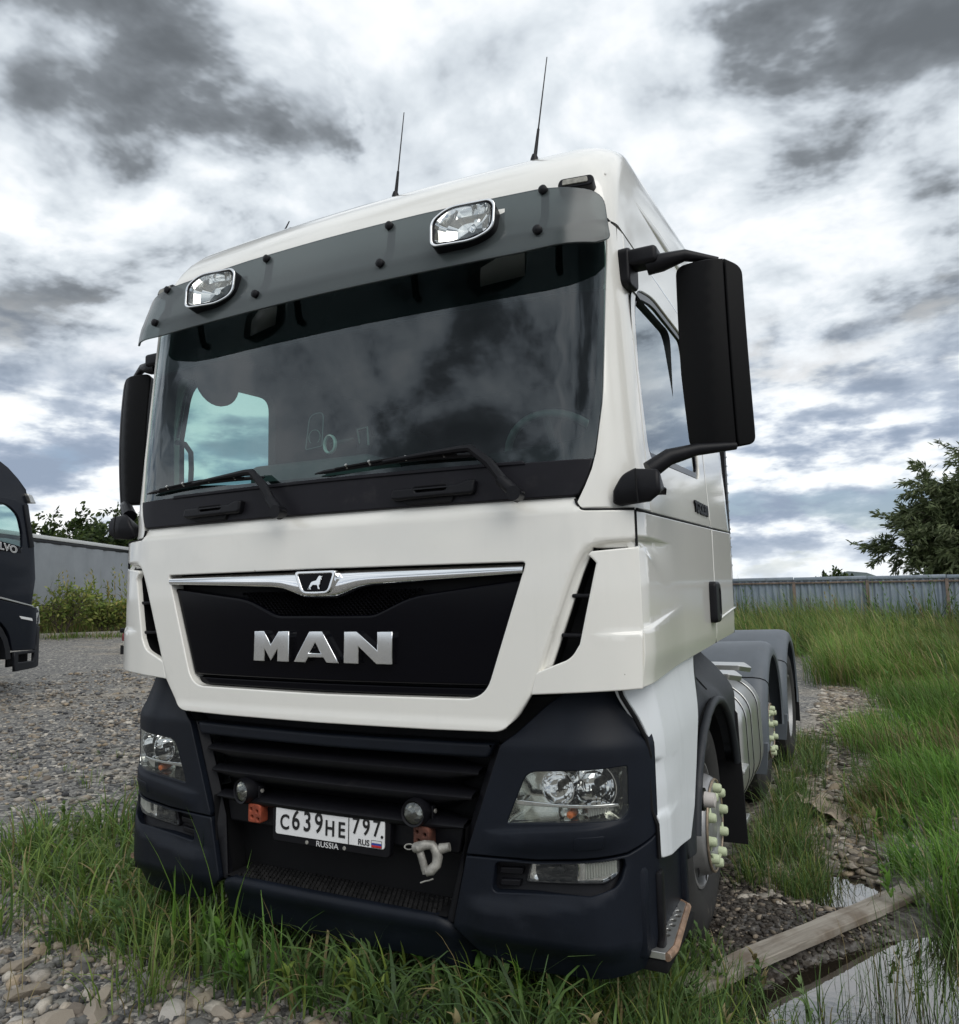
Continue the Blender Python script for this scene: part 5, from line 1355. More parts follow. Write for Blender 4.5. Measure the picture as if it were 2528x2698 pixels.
PALES = [(0.30, 0.255, 0.20), (0.38, 0.33, 0.27), (0.26, 0.215, 0.165), (0.46, 0.42, 0.36), (0.20, 0.17, 0.14), (0.34, 0.27, 0.19)]
DARKS = [(0.035, 0.028, 0.022), (0.05, 0.042, 0.035), (0.07, 0.06, 0.05), (0.10, 0.085, 0.07)]
gv, gf, gc = [], [], []; gbase = 0
def gravel(n, sampler, smin, smax, pal, flatten=(0.35, 0.7), power=2.2):
    global gbase
    xy = sampler(n); n = len(xy)
    sz = smin + (smax - smin) * RNG.random(n) ** power
    V = ICO[None] * (1 + 0.28 * (RNG.random((n, 12, 1)) - 0.5) * 2)
    sc = np.stack([sz * RNG.uniform(0.8, 1.35, n), sz * RNG.uniform(0.6, 1.0, n), sz * RNG.uniform(*flatten, n)], -1)
    V = V * sc[:, None, :]
    a = RNG.uniform(0, 2 * np.pi, n); tx = RNG.normal(0, 0.3, n)
    c, s_ = np.cos(tx)[:, None], np.sin(tx)[:, None]
    y_, z_ = V[..., 1] * c - V[..., 2] * s_, V[..., 1] * s_ + V[..., 2] * c
    c, s_ = np.cos(a)[:, None], np.sin(a)[:, None]
    X = V[..., 0] * c - y_ * s_; Y = V[..., 0] * s_ + y_ * c
    zb = ghn(xy[:, 0], xy[:, 1])
    P = np.stack([X + xy[:, :1], Y + xy[:, 1:2], z_ + (zb + sc[:, 2] * 0.35)[:, None]], -1)
    gv.append(P.reshape(-1, 3)); gf.append((ICF[None] + (gbase + np.arange(n) * 12)[:, None, None]).reshape(-1, 3)); gc.append(np.repeat(stone_cols(n, pal), 12, 0)); gbase += n * 12
def rect(x0, x1, y0, y1, keep=None):
    def f(n):
        p = np.stack([RNG.uniform(x0, x1, n), RNG.uniform(y0, y1, n)], -1)
        return p if keep is None else p[keep(p[:, 0], p[:, 1])]
    return f
clump = lambda x, y, f=1.0: 0.5 + 0.5 * np.sin(x * 3.3 * f + 1.7 * np.sin(y * 2.1 * f)) * np.sin(y * 4.3 * f + x * 1.1)
gravel(9000, rect(-2.6, 1.35, -1.1, 0.5), 0.006, 0.020, GREYS, (0.5, 0.8))
gravel(900, rect(-2.6, 1.2, -0.9, 0.2), 0.016, 0.045, PALES + GREYS[3:], (0.4, 0.7))
gravel(11000, rect(-6.5, -1.2, 0.0, 5.0, lambda x, y: RNG.random(len(x)) < 0.35 + 0.65 * clump(x, y, 0.5)), 0.008, 0.026, GREYS, (0.4, 0.7))
gravel(3200, rect(-6.5, -1.2, 0.6, 5.0, lambda x, y: np.abs(y - 2.2 - 0.55 * (-x - 2.5)) < 0.45 * clump(x, y) + 0.15), 0.014, 0.045, PALES, (0.35, 0.6))
gravel(5200, rect(1.15, 2.2, 2.2, 10.0, lambda x, y: (np.abs(x - 1.42 - 0.030 * y) < 0.30 + 0.012 * y + 0.10 * np.sin(y * 3.1))), 0.012, 0.055, PALES + DARKS[2:], (0.15, 0.36), 1.9)
gravel(2600, rect(1.25, 2.4, 8.5, 14.0), 0.02, 0.06, PALES, (0.2, 0.45))
gravel(7000, rect(-10.5, -2.5, 1.0, 8.0), 0.014, 0.042, GREYS + PALES, (0.35, 0.6))
gravel(3500, rect(1.05, 1.95, 0.9, 2.7, lambda x, y: np.hypot((x - 1.45) / 0.5, (y - 1.75) / 0.85) < 1), 0.006, 0.022, DARKS + PALES[2:3], (0.3, 0.6))
gravel(900, rect(1.1, 1.85, 1.9, 3.4), 0.014, 0.05, PALES, (0.12, 0.3))
gravel(500, rect(2.2, 4.0, 2.6, 5.0, lambda x, y: np.hypot((x - 2.75) / 0.5, (y - 3.6) / 0.6) < 1), 0.01, 0.04, PALES + DARKS, (0.3, 0.6))
go = bpy.data.objects.new('gravel', fast_mesh('gravel', np.concatenate(gv), np.concatenate(gf), 3, STONE, np.concatenate(gc))); link(go)
tag(go, 'grey and tan gravel strewn over the yard', 'gravel', kind='stuff')
# larger stones one can tell apart: pieces of the ground
stone_me = []
for k in range(10):
    bm = bmesh.new(); bmesh.ops.create_icosphere(bm, subdivisions=2, radius=1.0)
    rr = random.Random(50 + k)
    for _ in range(7):   # knock flat facets off the ball
        d = Vector((rr.gauss(0, 1), rr.gauss(0, 1), rr.gauss(0, 1))).normalized(); h = rr.uniform(0.45, 0.8)
        for v in bm.verts:
            e = v.co.dot(d) - h
            if e > 0: v.co -= d * e
    sx_, sy_, sz_ = rr.uniform(0.9, 1.3), rr.uniform(0.6, 0.9), rr.uniform(0.35, 0.6)
    for v in bm.verts: v.co = Vector((v.co.x * sx_, v.co.y * sy_, v.co.z * sz_))
    me = bpy.data.meshes.new('stone'); bm.to_mesh(me); bm.free()
    cc = (PALES + [(0.5, 0.47, 0.43), (0.42, 0.36, 0.28)])[k % 8]; a_ = me.color_attributes.new('col', 'FLOAT_COLOR', 'POINT')
    a_.data.foreach_set('color', list(cc + (1,)) * len(me.vertices)); me.materials.append(STONE); stone_me.append(me)
def stones(n, sampler, lo, hi, seed):
    rr = random.Random(seed); k = 0
    for x, y in sampler(n):
        s_ = lo + (hi - lo) * rr.random() ** 2
        o = bpy.data.objects.new('stone', stone_me[rr.randrange(10)]); o.scale = (s_, s_, s_)
        o.location = (x, y, gh(x, y) + s_ * 0.18); o.rotation_euler = (rr.uniform(-0.25, 0.25), rr.uniform(-0.25, 0.25), rr.uniform(0, 6.28)); link(o, GROUND)
stones(90, rect(-2.1, -0.2, -0.80, -0.05), 0.022, 0.075, 1)
stones(34, rect(-0.3, 1.0, -0.42, -0.08), 0.025, 0.060, 2)
stones(80, rect(1.2, 1.85, 2.6, 5.2), 0.03, 0.085, 3)
stones(30, rect(-5.0, -1.6, 1.2, 3.4), 0.025, 0.06, 4)

# ---- grass
def leaf_mat(name, trans=0.35, rough=0.55):
    m, t, b = new_mat(name)
    av = t.node('ShaderNodeVertexColor', layer_name='col')
    t.l.new(av.outputs[0], b.inputs['Base Color']); b.inputs['Roughness'].default_value = rough; b.inputs['Specular IOR Level'].default_value = 0.3
    tr = t.node('ShaderNodeBsdfTranslucent'); t.l.new(t.vmath('SCALE', av.outputs[0], 1.15), tr.inputs[0])
    mx = t.node('ShaderNodeMixShader'); mx.inputs[0].default_value = trans
    t.l.new(b.outputs[0], mx.inputs[1]); t.l.new(tr.outputs[0], mx.inputs[2]); t.l.new(mx.outputs[0], t.n['Material Output'].inputs[0])
    return m
LEAF = leaf_mat('grass_blade'); FOLI = leaf_mat('foliage', 0.3)
def blades(xy, h, w, bend, cols, az=None, zoff=0.0, lean=0.25, segs=5):
    """returns verts, quads, colours of curved tapering blades"""
    n = len(xy); az = RNG.uniform(0, 2 * np.pi, n) if az is None else az
    z0 = ghn(xy[:, 0], xy[:, 1]) + zoff
    t = np.linspace(0, 1, segs + 1)
    ln = RNG.normal(0, lean, n)
    ang = (ln[:, None] * 0.6 + np.abs(bend)[:, None] * t[None] ** 1.3)       # angle from vertical along the blade
    dl = h[:, None] / segs
    fx_ = np.concatenate([np.zeros((n, 1)), np.cumsum(np.sin(ang[:, 1:]) * dl, 1)], 1)
    fz_ = np.concatenate([np.zeros((n, 1)), np.cumsum(np.cos(ang[:, 1:]) * dl, 1)], 1)
    wd = w[:, None] * np.clip(1.0 - t[None] ** 2.2, 0.04, 1) * (0.55 + 0.45 * np.minimum(1, t[None] * 4))
    cx_, sx_ = np.cos(az)[:, None], np.sin(az)[:, None]
    tw = RNG.normal(0, 0.5, n)[:, None] + t[None] * RNG.normal(0, 0.8, n)[:, None]
    px_, py_ = -sx_ * np.cos(tw) + cx_ * np.sin(tw) * 0.5, cx_ * np.cos(tw) + sx_ * np.sin(tw) * 0.5
    cx3 = xy[:, :1] + fx_ * cx_; cy3 = xy[:, 1:2] + fx_ * sx_; cz3 = z0[:, None] + fz_
    L = np.stack([cx3 - px_ * wd / 2, cy3 - py_ * wd / 2, cz3], -1); Rr = np.stack([cx3 + px_ * wd / 2, cy3 + py_ * wd / 2, cz3], -1)
    V = np.stack([L, Rr], 2).reshape(n, -1, 3)
    k = 2 * (segs + 1)
    f = np.array([(2 * i, 2 * i + 1, 2 * i + 3, 2 * i + 2) for i in range(segs)])
    F = (f[None] + (np.arange(n) * k)[:, None, None]).reshape(-1, 4)
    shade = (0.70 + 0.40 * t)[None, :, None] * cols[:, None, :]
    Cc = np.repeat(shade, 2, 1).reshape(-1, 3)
    return V.reshape(-1, 3), F, Cc
class Bag:
    def __init__(s): s.v, s.f, s.c, s.b = [], [], [], 0
    def add(s, V, F, C):
        s.v.append(V); s.f.append(F + s.b); s.c.append(C); s.b += len(V)
    def obj(s, name, mat, k=4):
        o = bpy.data.objects.new(name, fast_mesh(name, np.concatenate(s.v), np.concatenate(s.f), k, mat, np.concatenate(s.c), True)); return link(o)
LUSH = [(0.135, 0.27, 0.04), (0.11, 0.23, 0.036), (0.17, 0.30, 0.055), (0.085, 0.19, 0.034)]
DEEPG = [(0.10, 0.18, 0.05), (0.13, 0.21, 0.065), (0.075, 0.14, 0.042), (0.16, 0.24, 0.09), (0.17, 0.23, 0.045)]
DRY = [(0.33, 0.27, 0.13), (0.26, 0.21, 0.10), (0.40, 0.34, 0.18)]
WEED = [(0.15, 0.23, 0.05), (0.20, 0.26, 0.07), (0.11, 0.19, 0.045), (0.28, 0.28, 0.09)]
def patchy(xy, sc, seed):
    x, y = xy[:, 0] * sc + seed, xy[:, 1] * sc * 0.7 - seed
    return 0.5 + 0.25 * (np.sin(1.3 * x + 1.1 * np.sin(0.9 * y)) + np.sin(1.7 * y + 1.4 * np.sin(1.2 * x + 2.0)))
def pal(n, P, dry=0.06, v=0.25):
    P = np.array(P); D = np.array(DRY)
    c = P[RNG.integers(0, len(P), n)]; k = RNG.random(n) < dry
    c[k] = D[RNG.integers(0, len(D), k.sum())]
    return c * RNG.uniform(1 - v, 1 + v, (n, 1))
def tufts(n, per, sampler, spread, h, w, bend, P, dry=0.06, lean=0.3, zoff=0.0, segs=5, fan=True, patch=0.0):
    c = sampler(n); n = len(c); k = np.repeat(np.arange(n), per); m_ = len(k)
    off = RNG.normal(0, 1, (m_, 2)) * spread
    xy = c[k] + off
    az = np.arctan2(off[:, 1], off[:, 0]) + RNG.normal(0, 0.5, m_) if fan else None
    hs = np.repeat(RNG.uniform(0.7, 1.25, n), per)
    hh = RNG.uniform(h[0], h[1], m_) * hs
    cc = pal(m_, P, dry)
    if patch:
        pz = patchy(xy, patch, 3.1); brown = (RNG.random(m_) < np.clip((pz - 0.62) * 1.8, 0, 0.65))
        cc[brown] = np.array([(0.22, 0.17, 0.085), (0.30, 0.24, 0.11), (0.17, 0.15, 0.06)])[RNG.integers(0, 3, brown.sum())] * RNG.uniform(0.7, 1.3, (brown.sum(), 1))
        cc *= (0.62 + 0.70 * patchy(xy, patch * 1.7, 9.4))[:, None]; hh *= 0.65 + 0.7 * patchy(xy, patch * 1.3, 5.7)
        az = np.pi + RNG.normal(0.0, 0.9, m_)
    return blades(xy, hh, RNG.uniform(w[0], w[1], m_), RNG.uniform(bend[0], bend[1], m_), cc, az, zoff, lean, segs)
near = Bag()
# strip under and before the bumper
near.add(*tufts(140, 16, rect(-1.35, 1.30, -0.20, 0.25, lambda x, y: RNG.random(len(x)) < 0.35 + 0.65 * clump(x, y, 0.8)), 0.050, (0.12, 0.30), (0.008, 0.018), (0.5, 2.2), DEEPG, 0.08))
near.add(*tufts(40, 22, rect(0.75, 1.60, 0.02, 0.62), 0.055, (0.16, 0.33), (0.007, 0.015), (0.4, 1.7), DEEPG))
near.add(*tufts(20, 24, rect(1.05, 1.40, 0.62, 1.05), 0.05, (0.10, 0.24), (0.004, 0.008), (0.4, 1.6), DEEPG))
# broad arching blades in the middle foreground
near.add(*tufts(24, 8, rect(-0.1, 0.95, -0.30, 0.05), 0.045, (0.28, 0.46), (0.011, 0.020), (1.5, 2.4), DEEPG[:2] + [(0.085, 0.14, 0.06)], 0.02))
near.add(*tufts(5, 4, rect(-0.50, 0.0, -0.14, 0.02), 0.045, (0.30, 0.62), (0.010, 0.018), (0.2, 1.3), LUSH, 0.08, 0.3))
near.add(*tufts(3, 3, rect(-0.80, -0.62, -0.10, 0.0), 0.02, (0.50, 0.60), (0.012, 0.018), (0.05, 0.5), LUSH, 0.0, 0.12))
# left patch, flattened by the wind
LG = [(0.15, 0.24, 0.045), (0.19, 0.28, 0.06), (0.11, 0.19, 0.04), (0.21, 0.28, 0.08)]
def patchL(x, y): return RNG.random(len(x)) < np.clip(1.5 - np.hypot((x + 1.9) / 0.95, (y - 0.62) / 0.62), 0, 1) ** 1.2
near.add(*tufts(350, 18, rect(-3.3, -0.9, -0.35, 1.75, patchL), 0.07, (0.16, 0.36), (0.008, 0.017), (0.9, 2.2), LG + DEEPG[:2], 0.07, 0.4))
near.add(*tufts(14, 22, rect(-1.75, -0.55, -0.45, 0.0), 0.06, (0.16, 0.34), (0.004, 0.008), (0.9, 2.0), LG, 0.08, 0.4))
near.add(*tufts(12, 18, rect(-3.6, -2.4, 1.5, 2.3), 0.06, (0.12, 0.22), (0.004, 0.008), (0.9, 2.0), LG, 0.08, 0.4))
near.add(*tufts(30, 10, rect(-5.5, -1.6, 0.2, 4.5), 0.04, (0.05, 0.12), (0.004, 0.007), (0.5, 1.8), LG, 0.2, 0.4))
# beside the wheels and along the truck
near.add(*tufts(70, 22, rect(1.22, 1.62, 2.05, 2.85), 0.05, (0.10, 0.26), (0.004, 0.008), (0.4, 1.6), DEEPG, 0.12))
near.add(*tufts(70, 22, rect(1.20, 1.48, 2.9, 6.4), 0.05, (0.12, 0.32), (0.004, 0.009), (0.4, 1.6), DEEPG, 0.08))
near.add(*tufts(95, 16, rect(1.45, 2.1, 3.0, 8.0, lambda x, y: RNG.random(len(x)) < np.clip((x - 1.45) / 0.5, 0.15, 1)), 0.05, (0.10, 0.26), (0.004, 0.008), (0.4, 1.6), DEEPG, 0.12))
# lush bank on the right of the plank
near.add(*tufts(460, 26, rect(1.75, 4.2, 2.4, 5.2, lambda x, y: (x > 1.88 + 0.12 * np.sin(y * 3)) & (np.hypot((x - 2.75) / 0.42, (y - 3.6) / 0.5) > 1)), 0.06, (0.14, 0.36), (0.005, 0.012), (0.5, 1.9), LUSH, 0.05, patch=1.6))
near.add(*tufts(60, 24, rect(2.12, 3.2, 1.65, 2.2), 0.06, (0.18, 0.40), (0.004, 0.009), (0.5, 1.8), LUSH + DEEPG, 0.03))
near.add(*tufts(16, 10, rect(2.25, 3.0, 0.9, 1.7), 0.06, (0.20, 0.42), (0.003, 0.006), (0.3, 1.6), DEEPG, 0.08))
near.add(*tufts(44, 6, rect(1.85, 2.6, 0.5, 1.5), 0.05, (0.22, 0.46), (0.003, 0.006), (0.1, 1.2), DEEPG, 0.15))
near.add(*tufts(9, 5, rect(1.55, 2.0, 0.85, 1.7), 0.04, (0.10, 0.26), (0.003, 0.005), (0.1, 1.4), DEEPG, 0.2))
near.add(*tufts(16, 10, rect(1.30, 1.75, 0.55, 0.95), 0.06, (0.14, 0.32), (0.004, 0.008), (0.6, 1.8), DEEPG, 0.05))
near.add(*tufts(22, 6, rect(1.5, 1.85, 2.0, 2.6), 0.05, (0.06, 0.16), (0.003, 0.005), (0.2, 1.4), DEEPG, 0.3))
near.add(*tufts(46, 3, rect(-2.3, 1.7, -0.6, 0.4), 0.10, (0.14, 0.34), (0.003, 0.005), (1.0, 2.2), DRY, 1.0, 0.9))
near.add(*tufts(30, 3, rect(1.2, 2.6, 1.8, 5.0), 0.10, (0.16, 0.36), (0.003, 0.005), (1.0, 2.2), DRY, 1.0, 0.9))
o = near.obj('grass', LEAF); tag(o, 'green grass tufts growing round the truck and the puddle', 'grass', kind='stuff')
# meadow behind
mead = Bag()
mead.add(*tufts(2900, 18, rect(1.4, 9.0, 5.0, 12.5, lambda x, y: x > 1.62 + 0.04 * y + 0.22 * np.sin(y * 1.7)), 0.10, (0.20, 0.48), (0.006, 0.013), (0.5, 1.7), LUSH + WEED[:1], 0.06, segs=4, patch=0.9))
mead.add(*tufts(2600, 16, rect(0.2, 11.0, 11.0, 18.0, lambda x, y: x > 1.2), 0.16, (0.45, 0.95), (0.010, 0.020), (0.5, 1.7), LUSH[:2] + WEED, 0.10, segs=4, patch=0.6))
az_w = None
mead.add(*tufts(2600, 16, rect(-3.5, 13.0, 17.0, 24.5), 0.22, (0.7, 1.25), (0.014, 0.026), (0.5, 1.5), DEEPG[:2] + WEED, 0.12, segs=4, patch=0.5))
mead.add(*tufts(420, 16, rect(-3.5, 12.0, 22.0, 24.6, lambda x, y: RNG.random(len(x)) < clump(x, y, 0.35)), 0.22, (1.1, 1.75), (0.02, 0.035), (0.3, 1.1), DEEPG + LUSH[:1], 0.05, segs=4))
# leafy stalks standing out of the grass
def stalks(n, sampler, H, P, w=0.035, leaf=(0.14, 0.30), levels=9, bag=None):
    bag = bag or mead
    c = sampler(n); n = len(c); hs_ = RNG.uniform(H[0], H[1], n); lx = RNG.normal(-0.12, 0.10, n); ly = RNG.normal(0, 0.08, n); hue = pal(n, P, 0.05)
    bag.add(*blades(c, hs_, np.full(n, 0.012), np.full(n, 0.15), hue * 0.8, np.full(n, np.pi), 0.0, 0.05, 4))
    for k in range(levels):
        f_ = 0.25 + 0.75 * (k + RNG.random(n) * 0.6) / levels
        xy_ = c + np.stack([lx * f_ * hs_, ly * f_ * hs_], -1)
        for _ in range(2):
            bag.add(*blades(xy_, RNG.uniform(leaf[0], leaf[1], n) * (1.15 - 0.6 * f_), np.full(n, w), RNG.uniform(0.8, 1.9, n), hue * RNG.uniform(0.8, 1.25, (n, 1)), np.pi + RNG.normal(0, 1.3, n), hs_ * f_ * 0.93, 0.3, 3))
stalks(260, rect(-3.0, 11.0, 19.0, 24.3, lambda x, y: RNG.random(len(x)) < clump(x, y, 0.45)), (1.1, 1.9), DEEPG[:3] + LUSH[:2])
stalks(60, rect(2.2, 9.0, 9.0, 17.0), (0.7, 1.2), DEEPG + WEED, 0.025)
stalks(22, rect(2.3, 4.2, 3.4, 8.0), (0.45, 0.8), LUSH, 0.018, (0.08, 0.18), 8)
wd = Bag()
stalks(26, rect(-0.9, 1.35, -0.20, 0.16), (0.12, 0.30), DEEPG + LUSH[:2], 0.028, (0.06, 0.13), 5, wd)
stalks(22, rect(-2.8, -1.1, -0.1, 1.2), (0.10, 0.26), LG, 0.024, (0.05, 0.11), 5, wd)
stalks(30, rect(1.9, 3.6, 1.8, 4.6), (0.16, 0.40), LUSH + DEEPG, 0.026, (0.06, 0.14), 6, wd)
stalks(12, rect(1.2, 1.7, 0.5, 1.0), (0.12, 0.26), DEEPG, 0.022, (0.05, 0.11), 5, wd)
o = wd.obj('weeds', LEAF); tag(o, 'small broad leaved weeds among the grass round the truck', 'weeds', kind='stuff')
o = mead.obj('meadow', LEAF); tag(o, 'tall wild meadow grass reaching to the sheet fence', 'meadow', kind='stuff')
# far side of the yard
BC0 = [(0.22, 0.27, 0.06), (0.16, 0.22, 0.05), (0.29, 0.30, 0.09), (0.35, 0.30, 0.11)]
farL = Bag()
def yard(n):   # along the kerb
    t_ = RNG.random(n); return np.stack([-26 + 14 * t_ + RNG.normal(0, 0.3, n), 7.5 + 10.5 * t_ + RNG.normal(0, 0.5, n)], -1)
farL.add(*tufts(260, 16, lambda n: yard(n) + np.array([0.45, -0.75]), 0.25, (0.10, 0.28), (0.02, 0.035), (0.4, 1.6), LG, 0.25, segs=3))
farL.add(*tufts(520, 16, lambda n: yard(n) + np.array([-1.0, 1.4]), 0.35, (0.4, 1.0), (0.02, 0.04), (0.3, 1.3), WEED + DRY[:1], 0.25, segs=4))
stalks(210, lambda n: yard(n) + np.array([-0.9, 1.3]) + RNG.normal(0, 0.35, (n, 2)), (0.9, 2.4), BC0, 0.05, (0.2, 0.4), 9, farL)
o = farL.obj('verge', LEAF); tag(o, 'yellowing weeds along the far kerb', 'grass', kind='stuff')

# ---- plank across the puddle
PK = empty('plank', (1.615, 1.465, 0.055), rz=math.atan2(1.42, 0.82))
tag(PK, 'weathered wooden plank lying across the muddy puddle', 'plank')
m, t, b = new_mat('weathered_wood')
tc = t.node('ShaderNodeTexCoord').outputs['Object']; mp = t.node('ShaderNodeMapping'); t.l.new(tc, mp.inputs[0]); mp.inputs['Scale'].default_value = (1.6, 22, 22)
gn = t.noise(mp.outputs[0], 1.6, 8, 0.65, 0.6); n2 = t.noise(tc, 5, 5, 0.6)
c = t.ramp(gn, ((0.25, (0.15, 0.13, 0.105)), (0.5, (0.29, 0.26, 0.22)), (0.8, (0.40, 0.37, 0.32))))
c = t.mix(t.ss(n2, 0.45, 0.68, 0, 0.75), c, (0.13, 0.095, 0.065, 1))
kn = t.voronoi(mp.outputs[0], 0.75, 'F1', 0); c = t.mix(t.ss(kn, 0.16, 0.05, 0, 0.8), c, (0.09, 0.06, 0.04, 1))
t.l.new(c, b.inputs['Base Color']); b.inputs['Roughness'].default_value = 0.85
bp = t.node('ShaderNodeBump'); bp.inputs['Strength'].default_value = 0.4; bp.inputs['Distance'].default_value = 0.004; t.l.new(gn, bp.inputs['Height']); t.l.new(bp.outputs[0], b.inputs['Normal'])
WOOD = m
V, F = [], []; n = 26; rr = random.Random(4)
for i in range(n + 1):
    x = -0.86 + 1.72 * i / n; tw = 0.02 * math.sin(i * 0.3); e = rr.uniform(-0.003, 0.003)
    sec = [(-0.061 + e, -0.016), (-0.059, 0.012), (-0.055, 0.016), (0.055 + e, 0.016), (0.059 + e, 0.012), (0.060 + e, -0.016)]
    for y, z in sec: V.append((x + (0.02 * y if i in (0, n) else 0), y, z + tw * y * 0.5 + 0.006 * math.sin(i * 0.21)))
for i in range(n):
    for j in range(6):
        k = (j + 1) % 6; F.append((i * 6 + j, i * 6 + k, (i + 1) * 6 + k, (i + 1) * 6 + j))
F += [tuple(range(6)), tuple(n * 6 + j for j in reversed(range(6)))]
bm = bmesh.new(); vs = [bm.verts.new(v) for v in V]
for f in F: bm.faces.new([vs[i] for i in f])
bm_obj('board', bm, WOOD, PK, sharp=30)
# ---- crushed cardboard on the rubble
bm = bmesh.new(); bmesh.ops.create_grid(bm, x_segments=9, y_segments=6, size=0.5)
rr = random.Random(9)
for v in bm.verts:
    v.co.z = 0.10 * abs(math.sin(v.co.x * 7 + v.co.y * 3)) + rr.uniform(-0.02, 0.02); v.co.x *= 0.42; v.co.y *= 0.20; v.co.z *= 0.55
cb = bm_obj('cardboard_scrap', bm, pmat('wet_cardboard', (0.27, 0.225, 0.175), 0.85, var=0.35, vscale=9), None, smooth=False, loc=(1.58, 3.55, gh(1.58, 3.55) + 0.04), rot=(0.1, -0.1, 2.2))
tag(cb, 'crumpled brown cardboard scrap lying on the rubble beside the truck', 'cardboard')

# ---- sheet fence on the right
m, t, b = new_mat('fence_sheet'); tc = t.node('ShaderNodeTexCoord').outputs['Object']
n1 = t.noise(tc, 2.2, 6, 0.65); mp = t.node('ShaderNodeMapping'); t.l.new(tc, mp.inputs[0]); mp.inputs['Scale'].default_value = (7, 7, 0.5); st = t.noise(mp.outputs[0], 1.0, 4, 0.6)
oi = t.node('ShaderNodeObjectInfo').outputs['Random']
c = t.mix(t.ss(n1, 0.3, 0.7), (0.24, 0.29, 0.355, 1), (0.33, 0.38, 0.44, 1)); c = t.mix(t.math('MULTIPLY', oi, 0.4), c, (0.26, 0.29, 0.32, 1)); c = t.mix(t.ss(t.noise(tc, 6, 8, 0.75), 0.62, 0.72, 0, 0.8), c, (0.15, 0.085, 0.05, 1)); c = t.mix(t.ss(st, 0.55, 0.75, 0, 0.35), c, (0.14, 0.13, 0.12, 1))
t.l.new(c, b.inputs['Base Color']); b.inputs['Roughness'].default_value = 0.45; b.inputs['Metallic'].default_value = 0.3
SHEET = m
RUST = pmat('rusty_post', (0.17, 0.125, 0.10), 0.7, var=0.35, vscale=8)
FE = empty('sheet_fence', (0, 22.45, 0)); tag(FE, 'blue grey profiled sheet fence on rusty posts behind the meadow', 'fence')
zf = 0.02
def corr(x0, x1, z0, z1, nseg=40):
    V, F = [], []
    for i in range(nseg + 1):
        x = x0 + (x1 - x0) * i / nseg; y = 0.02 * (1 if (i // 2) % 2 else -1)
        V += [(x, y, z0), (x, y, z1)]
        if i: F.append((2 * i - 2, 2 * i, 2 * i + 1, 2 * i - 1))
    return V, F
for k in range(-6, 9):
    xa = 0.08 + 1.97 * k
    V, F = corr(xa, xa + 1.97, 0.05, 1.80 - 0.012 * k)
    mesh('sheet_panel', V, F, SHEET, FE, smooth=False)
    box('post', (xa, -0.06, 0.88), (0.085, 0.06, 1.72), RUST, FE, bev=0.004)
    box('rail', (xa + 0.985, -0.05, 1.70 - 0.012 * k), (1.87, 0.045, 0.05), RUST, FE, bev=0.004)
    box('cap', (xa + 0.985, -0.01, 1.82 - 0.012 * k), (1.95, 0.09, 0.10), SHEET, FE, bev=0.01)

# ---- trees
def tree(name, label, cat, loc, H, spread, n_leaf, leaf, cols, seed, group=None, stems=3, droop=0.4, base=0.15, wind=(0.0, 0.0)):
    rg = np.random.default_rng(seed); rd = random.Random(seed)
    t = empty(name, loc); tag(t, label, cat, group)
    V, F = [], []; tips = []
    def grow(p, d, L, r, lev):
        pts = [p]; n = 5
        for i in range(n):
            d = (d + Vector((rd.gauss(0, 0.12), rd.gauss(0, 0.12), 0.05 if lev < 2 else -0.06 * droop)) + Vector((wind[0], wind[1], 0)) * 0.05).normalized()
            p = p + d * (L / n); pts.append(p)
            if lev >= 1: tips.append((p, d, lev))
            if lev < 3 and (i >= 1 or lev == 0) and L > 0.25:
                for _ in range(2 if lev < 2 else 1):
                    a = rd.uniform(0, 6.28); u, v = frame_of(d)
                    nd = (d * rd.uniform(0.5, 0.9) + (u * math.cos(a) + v * math.sin(a)) * rd.uniform(0.5, 0.9)).normalized()
                    if i / n > base or lev > 0: grow(p, nd, L * rd.uniform(0.38, 0.58), r * 0.45, lev + 1)
        if lev < 3: tube_geo(pts, [max(0.004, r * (1 - 0.75 * i / n)) for i in range(n + 1)], 6 if lev < 2 else 4, V=V, F=F)
    for s_ in range(stems):
        a = 6.28 * s_ / max(1, stems) + rd.uniform(-0.4, 0.4); k = 0.0 if stems == 1 else spread * 0.22
        grow(Vector((math.cos(a) * 0.08, math.sin(a) * 0.08, -0.1)), Vector((math.cos(a) * k, math.sin(a) * k, 1)).normalized(), H * rd.uniform(0.62, 0.85), 0.016 * H, 0)
    mesh('trunk', V, F, BARK, t)
    T3 = np.array([tuple(p) for p, d, l in tips]); D3 = np.array([tuple(d) for p, d, l in tips])
    i = rg.integers(0, len(T3), n_leaf)
    P = T3[i] + rg.normal(0, 0.05 * spread, (n_leaf, 3)) * np.array([1, 1, 0.8])
    d = D3[i] + rg.normal(0, 0.55, (n_leaf, 3)) + np.array([wind[0], wind[1], -droop])
    d /= np.linalg.norm(d, axis=1, keepdims=True)
    u = np.cross(d, rg.normal(0, 1, (n_leaf, 3))); u /= np.linalg.norm(u, axis=1, keepdims=True)
    L = rg.uniform(leaf[0], leaf[1], (n_leaf, 1)); w = L * leaf[2]
    Q = np.stack([P, P + d * L * 0.5 + u * w, P + d * L, P + d * L * 0.5 - u * w], 1).reshape(-1, 3)
    cl = np.array(cols)[rg.integers(0, len(cols), n_leaf)] * rg.uniform(0.7, 1.3, (n_leaf, 1))
    o = bpy.data.objects.new('crown', fast_mesh('crown', Q, np.arange(n_leaf * 4).reshape(-1, 4), 4, FOLI, np.repeat(cl, 4, 0))); link(o, t)
    return t
BARK = pmat('bark', (0.07, 0.055, 0.042), 0.9, var=0.3)
WIL = [(0.10, 0.13, 0.055), (0.13, 0.16, 0.075), (0.07, 0.095, 0.04), (0.18, 0.21, 0.11)]
